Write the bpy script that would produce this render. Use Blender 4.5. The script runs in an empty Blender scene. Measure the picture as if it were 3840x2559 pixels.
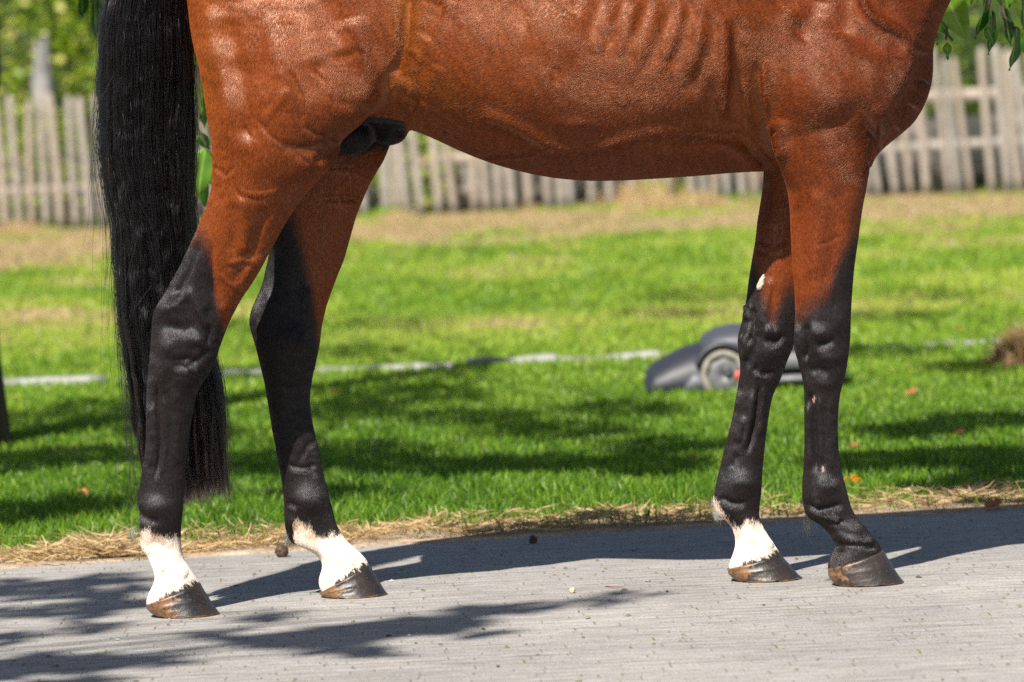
import bpy, math, random
import numpy as np
from mathutils import Vector, Matrix

random.seed(7)
RNG = np.random.default_rng(11)
scene = bpy.context.scene
COL = scene.collection

# ------------------------------------------------------------------ camera
W0, H0, FPX = 3840.0, 2559.0, 18820.0
CAM_H, CAM_D = 0.968, 9.5
PITCH = math.atan((H0 / 2 - 343.0) / FPX)
ROLL = 0.042
R0 = np.array([1.0, 0, 0]); U0 = np.array([0, math.sin(PITCH), math.cos(PITCH)]); F0 = np.array([0, math.cos(PITCH), -math.sin(PITCH)])
CR = R0 * math.cos(ROLL) - U0 * math.sin(ROLL)
CU = U0 * math.cos(ROLL) + R0 * math.sin(ROLL)
CP = np.array([0, -CAM_D, CAM_H])
cam = bpy.data.cameras.new("camera")
cam.sensor_width = 36.0
cam.lens = 36.0 * FPX / W0
cam.clip_start = 0.1; cam.clip_end = 500
cam.dof.use_dof = True; cam.dof.focus_distance = CAM_D + 0.02; cam.dof.aperture_fstop = 6.2
camo = bpy.data.objects.new("camera", cam); COL.objects.link(camo)
M = Matrix.Identity(4)
for i in range(3):
    M[i][0] = CR[i]; M[i][1] = CU[i]; M[i][2] = -F0[i]; M[i][3] = CP[i]
camo.matrix_world = M
scene.camera = camo

def ray(px, py):
    u = (px - W0 / 2) / FPX; v = (H0 / 2 - py) / FPX
    return F0 + CR * u + CU * v
def G(px, py, Y):            # a point of the place at depth Y
    d = ray(px, py); t = (Y - CP[1]) / d[1]
    return CP + d * t
def ground(px, py, z=0.0):
    d = ray(px, py); t = (z - CP[2]) / d[2]
    return CP + d * t
def proj(P):
    q = P - CP
    w = q @ F0
    return W0 / 2 + FPX * (q @ CR) / w, H0 / 2 - FPX * (q @ CU) / w

# ------------------------------------------------------------------ light
SUN_DIR = np.array([0.37, 0.90, -1.0]); SUN_DIR /= np.linalg.norm(SUN_DIR)    # the way the light travels
ELEV = math.asin(-SUN_DIR[2])
sun = bpy.data.lights.new("sun", 'SUN'); sun.energy = 5.0; sun.angle = math.radians(0.5); sun.color = (1.0, 0.94, 0.85)
suno = bpy.data.objects.new("sun", sun); COL.objects.link(suno)
suno.rotation_euler = Vector(SUN_DIR).to_track_quat('-Z', 'Y').to_euler()
world = bpy.data.worlds.new("World"); scene.world = world; world.use_nodes = True
wn = world.node_tree.nodes; wl = world.node_tree.links
sky = wn.new('ShaderNodeTexSky'); sky.sky_type = 'NISHITA'; sky.sun_disc = False
sky.sun_elevation = ELEV
sky.sun_rotation = math.atan2(-SUN_DIR[0], -SUN_DIR[1])
wl.new(sky.outputs[0], wn['Background'].inputs[0]); wn['Background'].inputs[1].default_value = 0.05
vs = scene.view_settings
vs.view_transform = 'Standard'; vs.look = 'None'; vs.gamma = 1.0; vs.exposure = 1.0
try:
    scene.render.engine = 'CYCLES'
    scene.cycles.use_denoising = False
    scene.cycles.max_bounces = 6; scene.cycles.transparent_max_bounces = 6
except Exception:
    pass

# ------------------------------------------------------------------ helpers
def link(o, parent=None):
    COL.objects.link(o)
    if parent is not None:
        o.parent = parent
    return o
def tag(o, label=None, cat=None, group=None, kind=None):
    if label: o["label"] = label
    if cat: o["category"] = cat
    if group: o["group"] = group
    if kind: o["kind"] = kind
    return o
def empty(name, loc):
    o = bpy.data.objects.new(name, None); COL.objects.link(o); o.location = loc; o.empty_display_size = 0.1
    return o
def make_mesh(name, V, F, mat=None, parent=None, smooth=True, attrs=None, origin=None):
    """V (n,3) world coordinates, F (m,k) array or list of arrays"""
    me = bpy.data.meshes.new(name)
    V = np.asarray(V, dtype=np.float32)
    if origin is None:
        origin = np.array(parent.location) if parent is not None and parent.type == 'EMPTY' else np.zeros(3)
    V = V - np.asarray(origin, dtype=np.float32)
    if not isinstance(F, list): F = [F]
    F = [np.asarray(f, dtype=np.int32) for f in F if len(f)]
    tot = np.concatenate([np.full(len(f), f.shape[1], dtype=np.int32) for f in F])
    idx = np.concatenate([f.ravel() for f in F])
    me.vertices.add(len(V)); me.vertices.foreach_set("co", V.ravel())
    me.loops.add(len(idx)); me.loops.foreach_set("vertex_index", idx)
    me.polygons.add(len(tot))
    st = np.zeros(len(tot), dtype=np.int32); st[1:] = np.cumsum(tot)[:-1]
    me.polygons.foreach_set("loop_start", st)
    me.polygons.foreach_set("loop_total", tot)
    me.update(calc_edges=True)
    me.validate(verbose=False)
    if smooth:
        me.polygons.foreach_set("use_smooth", np.ones(len(me.polygons), dtype=bool))
    if attrs:
        for k, a in attrs.items():
            a = np.asarray(a, dtype=np.float32)
            if a.ndim == 1:
                at = me.attributes.new(k, 'FLOAT', 'POINT'); at.data.foreach_set("value", a)
            else:
                at = me.attributes.new(k, 'FLOAT_COLOR', 'POINT')
                at.data.foreach_set("color", np.hstack([a, np.ones((len(a), 1), np.float32)]).astype(np.float32).ravel())
    o = bpy.data.objects.new(name, me)
    if mat: me.materials.append(mat)
    link(o, parent)
    if parent is None: o.location = Vector([float(v) for v in origin])
    return o

def tube(P, rad, n=8, cap=True):
    P = np.asarray(P, float); k = len(P); rad = np.broadcast_to(rad, (k,))
    T = np.gradient(P, axis=0); T /= np.linalg.norm(T, axis=1)[:, None] + 1e-9
    up = np.array([0, 0, 1.0]) if abs(T[0][2]) < 0.9 else np.array([0, 1.0, 0])
    V = []; a = np.linspace(0, 2 * np.pi, n, endpoint=False)
    N = np.cross(T[0], up); N /= np.linalg.norm(N)
    for i in range(k):
        N = N - T[i] * (N @ T[i]); N /= np.linalg.norm(N) + 1e-9
        B = np.cross(T[i], N)
        V.append(P[i] + rad[i] * (np.cos(a)[:, None] * N + np.sin(a)[:, None] * B))
    V = np.vstack(V)
    q = []
    for i in range(k - 1):
        for j in range(n):
            q.append((i * n + j, i * n + (j + 1) % n, (i + 1) * n + (j + 1) % n, (i + 1) * n + j))
    F = [np.array(q)]
    if cap:
        V = np.vstack([V, P[0], P[-1]])
        t = [(k * n, (j + 1) % n, j) for j in range(n)] + [(k * n + 1, (k - 1) * n + j, (k - 1) * n + (j + 1) % n) for j in range(n)]
        F.append(np.array(t))
    return V, F
def merge(parts):
    Vs = []; d = {}; off = 0
    for V, F in parts:
        Vs.append(V)
        for f in (F if isinstance(F, list) else [F]):
            if len(f): d.setdefault(f.shape[1], []).append(np.asarray(f) + off)
        off += len(V)
    return np.vstack(Vs), [np.vstack(v) for v in d.values()]

def interp(x, pts):
    pts = sorted(pts); return np.interp(x, [p[0] for p in pts], [p[1] for p in pts])
def vnoise2(x, y, seed=0):          # smooth value noise
    xi = np.floor(x).astype(np.int64); yi = np.floor(y).astype(np.int64); fx = x - xi; fy = y - yi
    fx = fx * fx * (3 - 2 * fx); fy = fy * fy * (3 - 2 * fy)
    def h(a, b):
        n = (a * 374761393 + b * 668265263 + seed * 982451653) & 0xffffffff
        n = ((n ^ (n >> 13)) * 1274126177) & 0xffffffff
        return ((n ^ (n >> 16)) & 0xffff) / 65535.0
    return (h(xi, yi) * (1 - fx) + h(xi + 1, yi) * fx) * (1 - fy) + (h(xi, yi + 1) * (1 - fx) + h(xi + 1, yi + 1) * fx) * fy
def fbm2(x, y, seed=0, o=4):
    s = 0; a = 0.5; t = 0
    for i in range(o):
        s = s + a * vnoise2(x, y, seed + i); t += a; a *= 0.5; x = x * 2.03 + 5.1; y = y * 2.03 + 1.7
    return s / t
def sstep(a, b, x):
    t = np.clip((x - a) / (b - a), 0, 1); return t * t * (3 - 2 * t)

# ------------------------------------------------------------------ materials
class NT:
    def __init__(s, name):
        s.m = bpy.data.materials.new(name); s.m.use_nodes = True
        s.n = s.m.node_tree.nodes; s.l = s.m.node_tree.links
        s.b = s.n['Principled BSDF']; s.out = s.n['Material Output']
    def new(s, t, **kw):
        nd = s.n.new(t)
        for k, v in kw.items():
            if k.startswith('i_'):
                nd.inputs[k[2:].replace('_', ' ')].default_value = v
            else: setattr(nd, k, v)
        return nd
    def link(s, a, b): s.l.new(a, b)
    def ramp(s, fac, stops, interp='LINEAR'):
        r = s.new('ShaderNodeValToRGB'); r.color_ramp.interpolation = interp
        e = r.color_ramp.elements
        while len(e) < len(stops): e.new(0.5)
        for el, (p, c) in zip(e, stops):
            el.position = p; el.color = (c, c, c, 1) if not hasattr(c, '__len__') else (*c, 1)
        s.link(fac, r.inputs[0]); return r.outputs[0]
    def noise(s, scale, detail=4, rough=0.5, vec=None, dist=0.0):
        nd = s.new('ShaderNodeTexNoise'); nd.inputs['Scale'].default_value = scale; nd.inputs['Detail'].default_value = detail
        nd.inputs['Roughness'].default_value = rough; nd.inputs['Distortion'].default_value = dist
        if vec is not None: s.link(vec, nd.inputs['Vector'])
        return nd.outputs[0]
    def mix(s, fac, a, b, mode='MIX'):
        nd = s.new('ShaderNodeMix', data_type='RGBA', blend_type=mode)
        for v, k in ((fac, 0), (a, 6), (b, 7)):
            if hasattr(v, 'is_output'): s.link(v, nd.inputs[k])
            elif hasattr(v, '__len__'): nd.inputs[k].default_value = (*v, 1)
            else: nd.inputs[k].default_value = v
        return nd.outputs[2]
    def math(s, op, a, b=None):
        nd = s.new('ShaderNodeMath', operation=op)
        for i, v in enumerate((a, b)):
            if v is None: continue
            if hasattr(v, 'is_output'): s.link(v, nd.inputs[i])
            else: nd.inputs[i].default_value = v
        return nd.outputs[0]
    def obj(s, scale=None, rot=None):
        tc = s.new('ShaderNodeTexCoord')
        if scale is None and rot is None: return tc.outputs['Object']
        mp = s.new('ShaderNodeMapping')
        if scale: mp.inputs['Scale'].default_value = scale
        if rot: mp.inputs['Rotation'].default_value = rot
        s.link(tc.outputs['Object'], mp.inputs['Vector']); return mp.outputs[0]
    def attr(s, name):
        a = s.new('ShaderNodeAttribute'); a.attribute_name = name; return a
    def bump(s, h, strength=0.3, dist=0.01, prev=None):
        b = s.new('ShaderNodeBump'); b.inputs['Strength'].default_value = strength; b.inputs['Distance'].default_value = dist
        s.link(h, b.inputs['Height'])
        if prev is not None: s.link(prev, b.inputs['Normal'])
        return b.outputs[0]
    def set(s, **kw):
        for k, v in kw.items():
            k = k.replace('_', ' ')
            if hasattr(v, 'is_output'): s.link(v, s.b.inputs[k])
            elif hasattr(v, '__len__') and len(v) == 3: s.b.inputs[k].default_value = (*v, 1)
            else: s.b.inputs[k].default_value = v
        return s.m

def mat_simple(name, col, rough=0.6, var=0.15, scale=20, spec=0.5, bump=0.0):
    t = NT(name); nz = t.noise(scale, 5, 0.6, t.obj())
    c = t.mix(t.ramp(nz, [(0.3, 0.0), (0.7, 1.0)]), tuple(x * (1 - var) for x in col), tuple(min(1, x * (1 + var)) for x in col))
    t.set(Base_Color=c, Roughness=rough, Specular_IOR_Level=spec)
    if bump: t.set(Normal=t.bump(nz, bump, 0.004))
    return t.m

def mat_coat():
    t = NT("horse_coat")
    v = t.obj()
    col = t.attr('coat').outputs['Color']
    blk = t.attr('m_black').outputs['Fac']; wht = t.attr('m_white').outputs['Fac']; rim = t.attr('m_rim').outputs['Fac']
    hair = t.noise(210, 4, 0.65, t.obj(scale=(1, 1, 0.22)), 0.4)      # short hairs lying down the leg
    fine = t.noise(300, 4, 0.8, t.obj(scale=(1, 1, 0.45), rot=(0, math.radians(25), 0)))
    big = t.noise(9, 4, 0.55, v, 0.5)
    hv = t.math('SUBTRACT', hair, 0.5)
    # colour of the bay hair: reddish and golden hairs mixed
    c = t.mix(t.ramp(big, [(0.30, 0.0), (0.70, 1.0)]), t.mix(1.0, col, (0.80, 0.72, 0.70), 'MULTIPLY'), t.mix(1.0, col, (1.08, 1.12, 1.12), 'MULTIPLY'))
    c = t.mix(t.ramp(fine, [(0.35, 0.0), (0.7, 1.0)]), t.mix(1.0, c, (0.62, 0.58, 0.56), 'MULTIPLY'), t.mix(1.0, c, (1.35, 1.45, 1.5), 'MULTIPLY'))
    kb = t.math('ADD', blk, t.math('MULTIPLY', hv, 0.45)); kb = t.ramp(kb, [(0.10, 0.0), (0.45, 0.62), (0.85, 1.0)])
    cb = t.mix(t.ramp(big, [(0.4, 0.0), (0.75, 1.0)]), (0.0040, 0.0038, 0.0042), (0.0095, 0.0060, 0.0050))
    c = t.mix(kb, c, cb)
    h2 = t.math('SUBTRACT', t.noise(85, 3, 0.6, t.obj(scale=(1, 1, 0.28)), 0.5), 0.5)
    kw = t.math('ADD', t.math('ADD', wht, t.math('MULTIPLY', hv, 0.9)), t.math('MULTIPLY', h2, 1.3)); kw = t.ramp(kw, [(0.38, 0.0), (0.50, 0.45), (0.66, 1.0)])
    cw = t.mix(t.ramp(t.noise(30, 3, 0.5, v), [(0.35, 0.0), (0.62, 1.0)]), (0.54, 0.40, 0.33), (0.74, 0.67, 0.60))
    c = t.mix(kw, c, cw)
    kr = t.math('ADD', rim, t.math('ADD', t.math('MULTIPLY', hv, .5), t.math('MULTIPLY', h2, 1.8))); kr = t.ramp(kr, [(0.48, 0.0), (0.58, 1.0)])
    c = t.mix(kr, c, (0.035, 0.028, 0.024))
    pk = t.attr('m_pink').outputs['Fac']; c = t.mix(pk, c, (0.5, 0.30, 0.26))
    b1 = t.bump(hair, 0.30, 0.0012)
    b2 = t.bump(fine, 0.9, 0.0011, b1)
    spk = t.ramp(fine, [(0.30, 0.30), (0.5, 0.95), (0.72, 2.0)])
    t.set(Base_Color=c, Roughness=t.math('ADD', t.math('MULTIPLY', hair, 0.16), t.math('ADD', 0.27, t.math('MULTIPLY', kb, 0.10))), Specular_IOR_Level=t.math('MULTIPLY', spk, t.math('SUBTRACT', 0.72, t.math('MULTIPLY', kb, 0.35))), Normal=b2,
          Specular_Tint=t.mix(kb, (1.0, 0.74, 0.58), (0.92, 0.95, 1.0)))
    return t.m

def mat_hoof():
    t = NT("hoof_horn")
    h = t.attr('h').outputs['Fac']; heel = t.attr('heel').outputs['Fac']
    n = t.noise(75, 5, 0.7, t.obj()); n2 = t.noise(14, 3, 0.5, t.obj()); fine = t.noise(500, 2, 0.6, t.obj(scale=(1, 1, 0.4)))
    c = t.mix(t.ramp(n2, [(0.35, 0), (0.65, 1)]), (0.011, 0.010, 0.010), (0.036, 0.026, 0.020))
    k = t.math('ADD', heel, t.math('MULTIPLY', t.math('SUBTRACT', n, 0.5), 3.2)); k = t.ramp(k, [(0.46, 0), (0.75, 1)])
    c = t.mix(k, c, t.mix(n, (0.035, 0.018, 0.009), (0.27, 0.135, 0.058)))
    k2 = t.ramp(t.math('ADD', t.math('MULTIPLY', h, 9.0), n), [(0.62, 1), (0.85, 0)])
    c = t.mix(k2, c, (0.14, 0.066, 0.028))
    sp = t.ramp(fine, [(0.64, 0), (0.72, 1)]); c = t.mix(t.math('MULTIPLY', sp, 0.5), c, (0.30, 0.22, 0.15))
    rings = t.new('ShaderNodeTexWave', wave_type='BANDS', bands_direction='Z'); rings.inputs['Scale'].default_value = 34; rings.inputs['Distortion'].default_value = 1.2
    t.link(t.obj(), rings.inputs['Vector'])
    b = t.bump(rings.outputs[1], 0.05, 0.002); b = t.bump(n, 0.35, 0.002, b); b = t.bump(fine, 0.3, 0.001, b)
    return t.set(Base_Color=c, Roughness=t.math('ADD', t.math('MULTIPLY', n, 0.3), 0.27), Specular_IOR_Level=0.55, Normal=b)

def mat_hair():
    t = NT("tail_hair")
    hb = t.new('ShaderNodeBsdfHairPrincipled'); hb.parametrization = 'COLOR'
    tip = t.attr('tip').outputs['Fac']
    c = t.mix(tip, (0.004, 0.004, 0.005), (0.085, 0.060, 0.050))
    t.link(c, hb.inputs['Color']); hb.inputs['Roughness'].default_value = 0.22; hb.inputs['Radial Roughness'].default_value = 0.5; hb.inputs['IOR'].default_value = 1.33
    t.link(hb.outputs[0], t.out.inputs['Surface']); return t.m

def mat_blade(name, cols, transl=0.45, rough=0.42):
    t = NT(name)
    a = t.attr('tint').outputs['Fac']
    c = t.ramp(a, cols)
    t.set(Base_Color=c, Roughness=rough, Specular_IOR_Level=0.4)
    tr = t.new('ShaderNodeBsdfTranslucent'); t.link(t.mix(1.0, c, (1.15, 1.25, 0.55), 'MULTIPLY'), tr.inputs['Color'])
    mx = t.new('ShaderNodeMixShader'); mx.inputs[0].default_value = transl
    t.link(t.b.outputs[0], mx.inputs[1]); t.link(tr.outputs[0], mx.inputs[2]); t.link(mx.outputs[0], t.out.inputs['Surface'])
    return t.m

def mat_fur():
    t = NT("short_coat_hair"); c = t.attr('col').outputs['Color']
    return t.set(Base_Color=c, Roughness=t.attr('rgh').outputs['Fac'], Specular_IOR_Level=t.attr('spc').outputs['Fac'], Specular_Tint=t.attr('tnt').outputs['Color'])
MAT = {}
MAT['coat'] = mat_coat(); MAT['hoof'] = mat_hoof(); MAT['hair'] = mat_hair()
MAT['grass'] = mat_blade("grass_blades", [(0.0, (0.040, 0.115, 0.008)), (0.3, (0.20, 0.35, 0.026)), (0.58, (0.42, 0.50, 0.07)), (0.78, (0.42, 0.35, 0.14)), (1.0, (0.62, 0.41, 0.29))])
MAT['leaf'] = mat_blade("tree_leaves", [(0.0, (0.018, 0.060, 0.008)), (0.5, (0.060, 0.150, 0.014)), (1.0, (0.20, 0.27, 0.03))], 0.4, 0.33)
MAT['shrub'] = mat_blade("shrub_leaves", [(0.0, (0.020, 0.050, 0.008)), (0.4, (0.11, 0.20, 0.014)), (0.8, (0.34, 0.44, 0.03)), (1.0, (0.55, 0.52, 0.16))], 0.45, 0.4)
MAT['straw'] = mat_blade("dry_straw", [(0.0, (0.24, 0.14, 0.065)), (0.5, (0.46, 0.32, 0.17)), (1.0, (0.62, 0.48, 0.29))], 0.25, 0.5)
MAT['fallen'] = mat_blade("fallen_leaves", [(0.0, (0.16, 0.05, 0.02)), (0.5, (0.42, 0.15, 0.05)), (1.0, (0.70, 0.36, 0.03))], 0.3, 0.5)

def mat_bark():
    t = NT("bark"); n = t.noise(26, 6, 0.7, t.obj(scale=(1, 1, 0.25)), 1.0)
    c = t.ramp(n, [(0.3, (0.022, 0.016, 0.012)), (0.7, (0.11, 0.085, 0.06))])
    return t.set(Base_Color=c, Roughness=0.9, Normal=t.bump(n, 0.8, 0.02))
MAT['bark'] = mat_bark()
def mat_picket():
    t = NT("weathered_paling"); n = t.noise(9, 6, 0.7, t.obj(scale=(4, 4, 0.5)), 1.0)
    oi = t.new('ShaderNodeObjectInfo')
    c = t.ramp(n, [(0.25, (0.18, 0.15, 0.125)), (0.6, (0.32, 0.285, 0.25)), (0.8, (0.43, 0.40, 0.37))])
    c2 = t.mix(oi.outputs['Random'], (1.08, 0.98, 0.90), (0.93, 0.97, 1.0)); c = t.mix(1.0, c, c2, 'MULTIPLY')
    return t.set(Base_Color=c, Roughness=0.85, Normal=t.bump(n, 0.5, 0.01))
MAT['picket'] = mat_picket()
MAT['wire'] = mat_simple("rusty_wire", (0.12, 0.10, 0.09), 0.6)

def mat_paving():
    t = NT("paving_bricks")
    v = t.obj(rot=(0, 0, math.radians(-2.0)))
    def brick(sc, mort):
        b = t.new('ShaderNodeTexBrick'); b.offset = 0.5
        b.inputs['Scale'].default_value = 1.0; b.inputs['Mortar Size'].default_value = mort; b.inputs['Mortar Smooth'].default_value = 0.6
        b.inputs['Brick Width'].default_value = 0.21; b.inputs['Row Height'].default_value = 0.052
        b.inputs['Color1'].default_value = (0.265, 0.257, 0.250, 1); b.inputs['Color2'].default_value = (0.290, 0.281, 0.273, 1); b.inputs['Mortar'].default_value = (0.222, 0.212, 0.203, 1)
        b.inputs['Bias'].default_value = 0.0
        return b
    sx = t.new('ShaderNodeSeparateXYZ'); t.link(v, sx.inputs[0])
    wob = t.math('MULTIPLY', t.math('SUBTRACT', t.noise(1.3, 3, 0.5, v), 0.5), 0.02)
    yy = t.math('ADD', sx.outputs[1], wob)
    wn = t.new('ShaderNodeTexWhiteNoise', noise_dimensions='1D'); t.link(t.math('FLOOR', t.math('DIVIDE', yy, 0.052)), wn.inputs['W'])
    cmb = t.new('ShaderNodeCombineXYZ'); t.link(t.math('ADD', sx.outputs[0], t.math('MULTIPLY', wn.outputs[0], 0.21)), cmb.inputs[0]); t.link(yy, cmb.inputs[1])
    b = brick(1.0, 0.0024); b.offset = 0.0; t.link(cmb.outputs[0], b.inputs['Vector'])
    g = t.noise(190, 5, 0.75, v); big = t.noise(1.7, 5, 0.6, v, 0.6); med = t.noise(22, 4, 0.65, v)
    c = t.mix(1.0, b.outputs[0], t.ramp(g, [(0.30, 0.50), (0.5, 1.0), (0.72, 1.6)]), 'MULTIPLY')
    c = t.mix(1.0, c, t.ramp(big, [(0.3, (0.82, 0.81, 0.80)), (0.7, (1.12, 1.10, 1.07))]), 'MULTIPLY')
    c = t.mix(1.0, c, t.ramp(med, [(0.3, (0.86, 0.85, 0.84)), (0.7, (1.12, 1.12, 1.12))]), 'MULTIPLY')
    st = t.noise(1.0, 6, 0.7, t.obj(scale=(5, 48, 1)), 0.8); c = t.mix(1.0, c, t.ramp(st, [(0.32, (0.55, 0.55, 0.56)), (0.44, (0.98, 0.98, 0.98)), (0.68, (1.16, 1.16, 1.16))]), 'MULTIPLY')
    # moss and dirt kept in the joints, only here and there
    moss = t.math('MULTIPLY', t.ramp(b.outputs[1], [(0.2, 0.0), (0.7, 1.0)]), t.ramp(t.noise(11, 3, 0.6, v), [(0.54, 0.0), (0.60, 1.0)]))
    c = t.mix(moss, c, t.mix(t.noise(40, 2, 0.5, v), (0.08, 0.10, 0.02), (0.22, 0.19, 0.06)))
    sp = t.ramp(t.noise(95, 2, 0.5, v), [(0.72, 0.0), (0.76, 1.0)]); c = t.mix(t.math('MULTIPLY', sp, 0.35), c, (0.45, 0.42, 0.38))
    sp2 = t.ramp(t.noise(70, 2, 0.5, t.obj(scale=(1, 1, 3))), [(0.22, 1.0), (0.26, 0.0)]); c = t.mix(t.math('MULTIPLY', sp2, 0.8), c, (0.07, 0.05, 0.035))
    hgt = t.math('SUBTRACT', t.math('MULTIPLY', g, 0.5), t.math('MULTIPLY', b.outputs[1], 0.7))
    nb = t.bump(hgt, 0.55, 0.004)
    nb = t.bump(med, 0.5, 0.006, nb)
    return t.set(Base_Color=c, Roughness=0.88, Specular_IOR_Level=0.3, Normal=nb)
MAT['paving'] = mat_paving()
def mat_soil():
    t = NT("lawn_soil"); v = t.obj(); n = t.noise(3, 6, 0.65, v); n2 = t.noise(60, 5, 0.7, v)
    c = t.ramp(n, [(0.35, (0.055, 0.085, 0.018)), (0.55, (0.10, 0.10, 0.035)), (0.7, (0.24, 0.18, 0.10))])
    c = t.mix(1.0, c, t.ramp(n2, [(0.3, 0.6), (0.7, 1.3)]), 'MULTIPLY')
    return t.set(Base_Color=c, Roughness=0.95, Normal=t.bump(n2, 0.8, 0.02))
MAT['soil'] = mat_soil()
def mat_verge():
    t = NT("dry_verge_earth"); v = t.obj(); n2 = t.noise(90, 5, 0.7, v); n = t.noise(7, 4, 0.6, v)
    c = t.ramp(n, [(0.3, (0.24, 0.17, 0.11)), (0.7, (0.46, 0.36, 0.26))]); c = t.mix(1.0, c, t.ramp(n2, [(0.3, 0.55), (0.7, 1.35)]), 'MULTIPLY')
    return t.set(Base_Color=c, Roughness=0.95, Normal=t.bump(n2, 0.8, 0.01))
MAT['verge'] = mat_verge()
MAT['concrete'] = mat_simple("kerb_concrete", (0.21, 0.205, 0.195), 0.85, 0.75, 14, 0.3, 0.3)
MAT['dung'] = mat_simple("dung", (0.06, 0.032, 0.018), 0.6, 0.6, 90, 0.5, 0.8)
MAT['pebble'] = mat_simple("pebble", (0.50, 0.38, 0.26), 0.7, 0.3, 60, 0.4, 0.4)
MAT['chestnut'] = mat_simple("chestnut_horn", (0.46, 0.40, 0.32), 0.75, 0.35, 220, 0.3, 0.8)
MAT['m_dark'] = mat_simple("mower_dark_plastic", (0.018, 0.020, 0.028), 0.52, 0.08, 10)
MAT['m_mid'] = mat_simple("mower_grey_plastic", (0.045, 0.048, 0.060), 0.5, 0.08, 10)
MAT['m_light'] = mat_simple("mower_light_plastic", (0.115, 0.115, 0.12), 0.45, 0.08, 10)
MAT['m_tyre'] = mat_simple("mower_muddy_tyre", (0.20, 0.185, 0.15), 0.85, 0.3, 30)
MAT['m_red'] = mat_simple("mower_red_mark", (0.62, 0.08, 0.04), 0.4, 0.05, 10)
#BODY
# ------------------------------------------------------------------ the horse: one continuous body surface
YC = 0.125
NH_L = [(706,0),(714,86),(728,166),(753,258),(768,344),(781,430),(797,517),(802,603),(799,689),(788,746),(761,815),(728,890),(702,943),(676,1001),(644,1058),(613,1110),(587,1150),(574,1185),(570,1219),(569,1259),(564,1317),(558,1374),(554,1431),(550,1489),(549,1546),(549,1604),(546,1695),(538,1730),(529,1793),(521,1849),(513,1893),(504,1937),(496,1965),(490,1998),(490,2023),(508,2040),(538,2070),(560,2097),(571,2125),(582,2152),(583,2180),(571,2202),(556,2230),(549,2257),(551,2280),(565,2304),(590,2321)]
NH_R = [(1508,0),(1504,120),(1494,220),(1477,287),(1454,344),(1425,385),(1391,425),(1351,471),(1305,505),(1278,531),(1270,574),(1253,609),(1218,654),(1161,712),(1115,769),(1086,815),(1063,850),(1041,892),(1012,943),(983,1001),(949,1058),(908,1116),(880,1167),(857,1213),(840,1259),(822,1305),(811,1345),(794,1385),(771,1420),(748,1449),(733,1489),(725,1535),(713,1604),(707,1655),(697,1738),(692,1793),(688,1849),(686,1909),(680,1959),(677,2009),(679,2053),(687,2092),(703,2125),(723,2152),(739,2180),(759,2213),(781,2241),(803,2268),(818,2290),(820,2321)]
FH_L = [(760,0),(790,287),(830,450),(880,600),(930,750),(985,860),(1009,949),(989,1041),(983,1070),(960,1121),(940,1167),(933,1213),(946,1259),(960,1305),(977,1374),(995,1449),(1009,1535),(1022,1620),(1034,1680),(1046,1738),(1060,1821),(1066,1887),(1067,1931),(1070,1976),(1079,2018),(1096,2042),(1151,2056),(1190,2081),(1210,2108),(1212,2130),(1199,2158),(1195,2186),(1204,2213),(1214,2230),(1234,2250)]
FH_R = [(1500,0),(1500,300),(1485,450),(1460,545),(1437,603),(1391,677),(1362,741),(1333,815),(1316,875),(1290,972),(1259,1047),(1224,1144),(1207,1213),(1198,1294),(1187,1345),(1173,1386),(1167,1431),(1160,1500),(1167,1564),(1178,1620),(1195,1688),(1212,1777),(1234,1865),(1248,1920),(1261,1970),(1281,2009),(1311,2042),(1344,2070),(1372,2097),(1399,2147),(1427,2186),(1446,2213),(1449,2250)]
NF_L = [(2800,0),(2812,150),(2838,300),(2862,420),(2884,520),(2921,625),(2939,672),(2950,706),(2959,758),(2963,821),(2966,900),(2969,961),(2974,1022),(2979,1079),(2982,1130),(2983,1180),(2980,1230),(2977,1288),(2983,1323),(2994,1359),(3005,1395),(3015,1446),(3019,1512),(3018,1600),(3018,1677),(3015,1753),(3010,1819),(3009,1855),(3014,1896),(3022,1936),(3040,1952),(3061,1955),(3087,1978),(3112,2003),(3129,2029),(3132,2049),(3118,2085),(3106,2115),(3107,2141),(3120,2171),(3135,2200)]
NF_R = [(3440,0),(3436,100),(3420,200),(3385,300),(3336,400),(3295,490),(3268,560),(3256,620),(3249,689),(3237,746),(3226,821),(3216,900),(3209,951),(3202,1002),(3196,1079),(3191,1155),(3189,1206),(3188,1272),(3183,1323),(3176,1374),(3165,1426),(3153,1466),(3146,1512),(3142,1573),(3141,1620),(3144,1677),(3151,1728),(3158,1779),(3171,1824),(3181,1865),(3191,1903),(3214,1947),(3245,1978),(3270,2008),(3294,2036),(3305,2059),(3321,2095),(3347,2131),(3367,2156),(3383,2178),(3384,2200)]
FF_L = [(2900,300),(2890,520),(2866,652),(2863,700),(2853,763),(2841,832),(2834,900),(2826,946),(2818,992),(2808,1053),(2801,1114),(2790,1176),(2779,1221),(2767,1262),(2767,1308),(2774,1349),(2777,1385),(2770,1431),(2762,1482),(2751,1543),(2736,1614),(2719,1672),(2706,1728),(2691,1789),(2683,1830),(2675,1865),(2674,1891),(2687,1927),(2719,1947),(2740,1967),(2755,2003),(2760,2039),(2750,2080),(2735,2110),(2732,2136),(2745,2161),(2765,2190)]
FF_R = [(3380,300),(3250,520),(3130,652),(3095,763),(3070,850),(3050,950),(3035,1053),(3012,1150),(2990,1240),(2971,1308),(2956,1339),(2938,1390),(2920,1436),(2903,1466),(2890,1507),(2882,1558),(2872,1620),(2866,1677),(2860,1743),(2856,1794),(2854,1845),(2848,1886),(2844,1927),(2852,1962),(2870,1993),(2893,2029),(2913,2059),(2939,2095),(2969,2131),(2999,2163),(3003,2190)]

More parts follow.
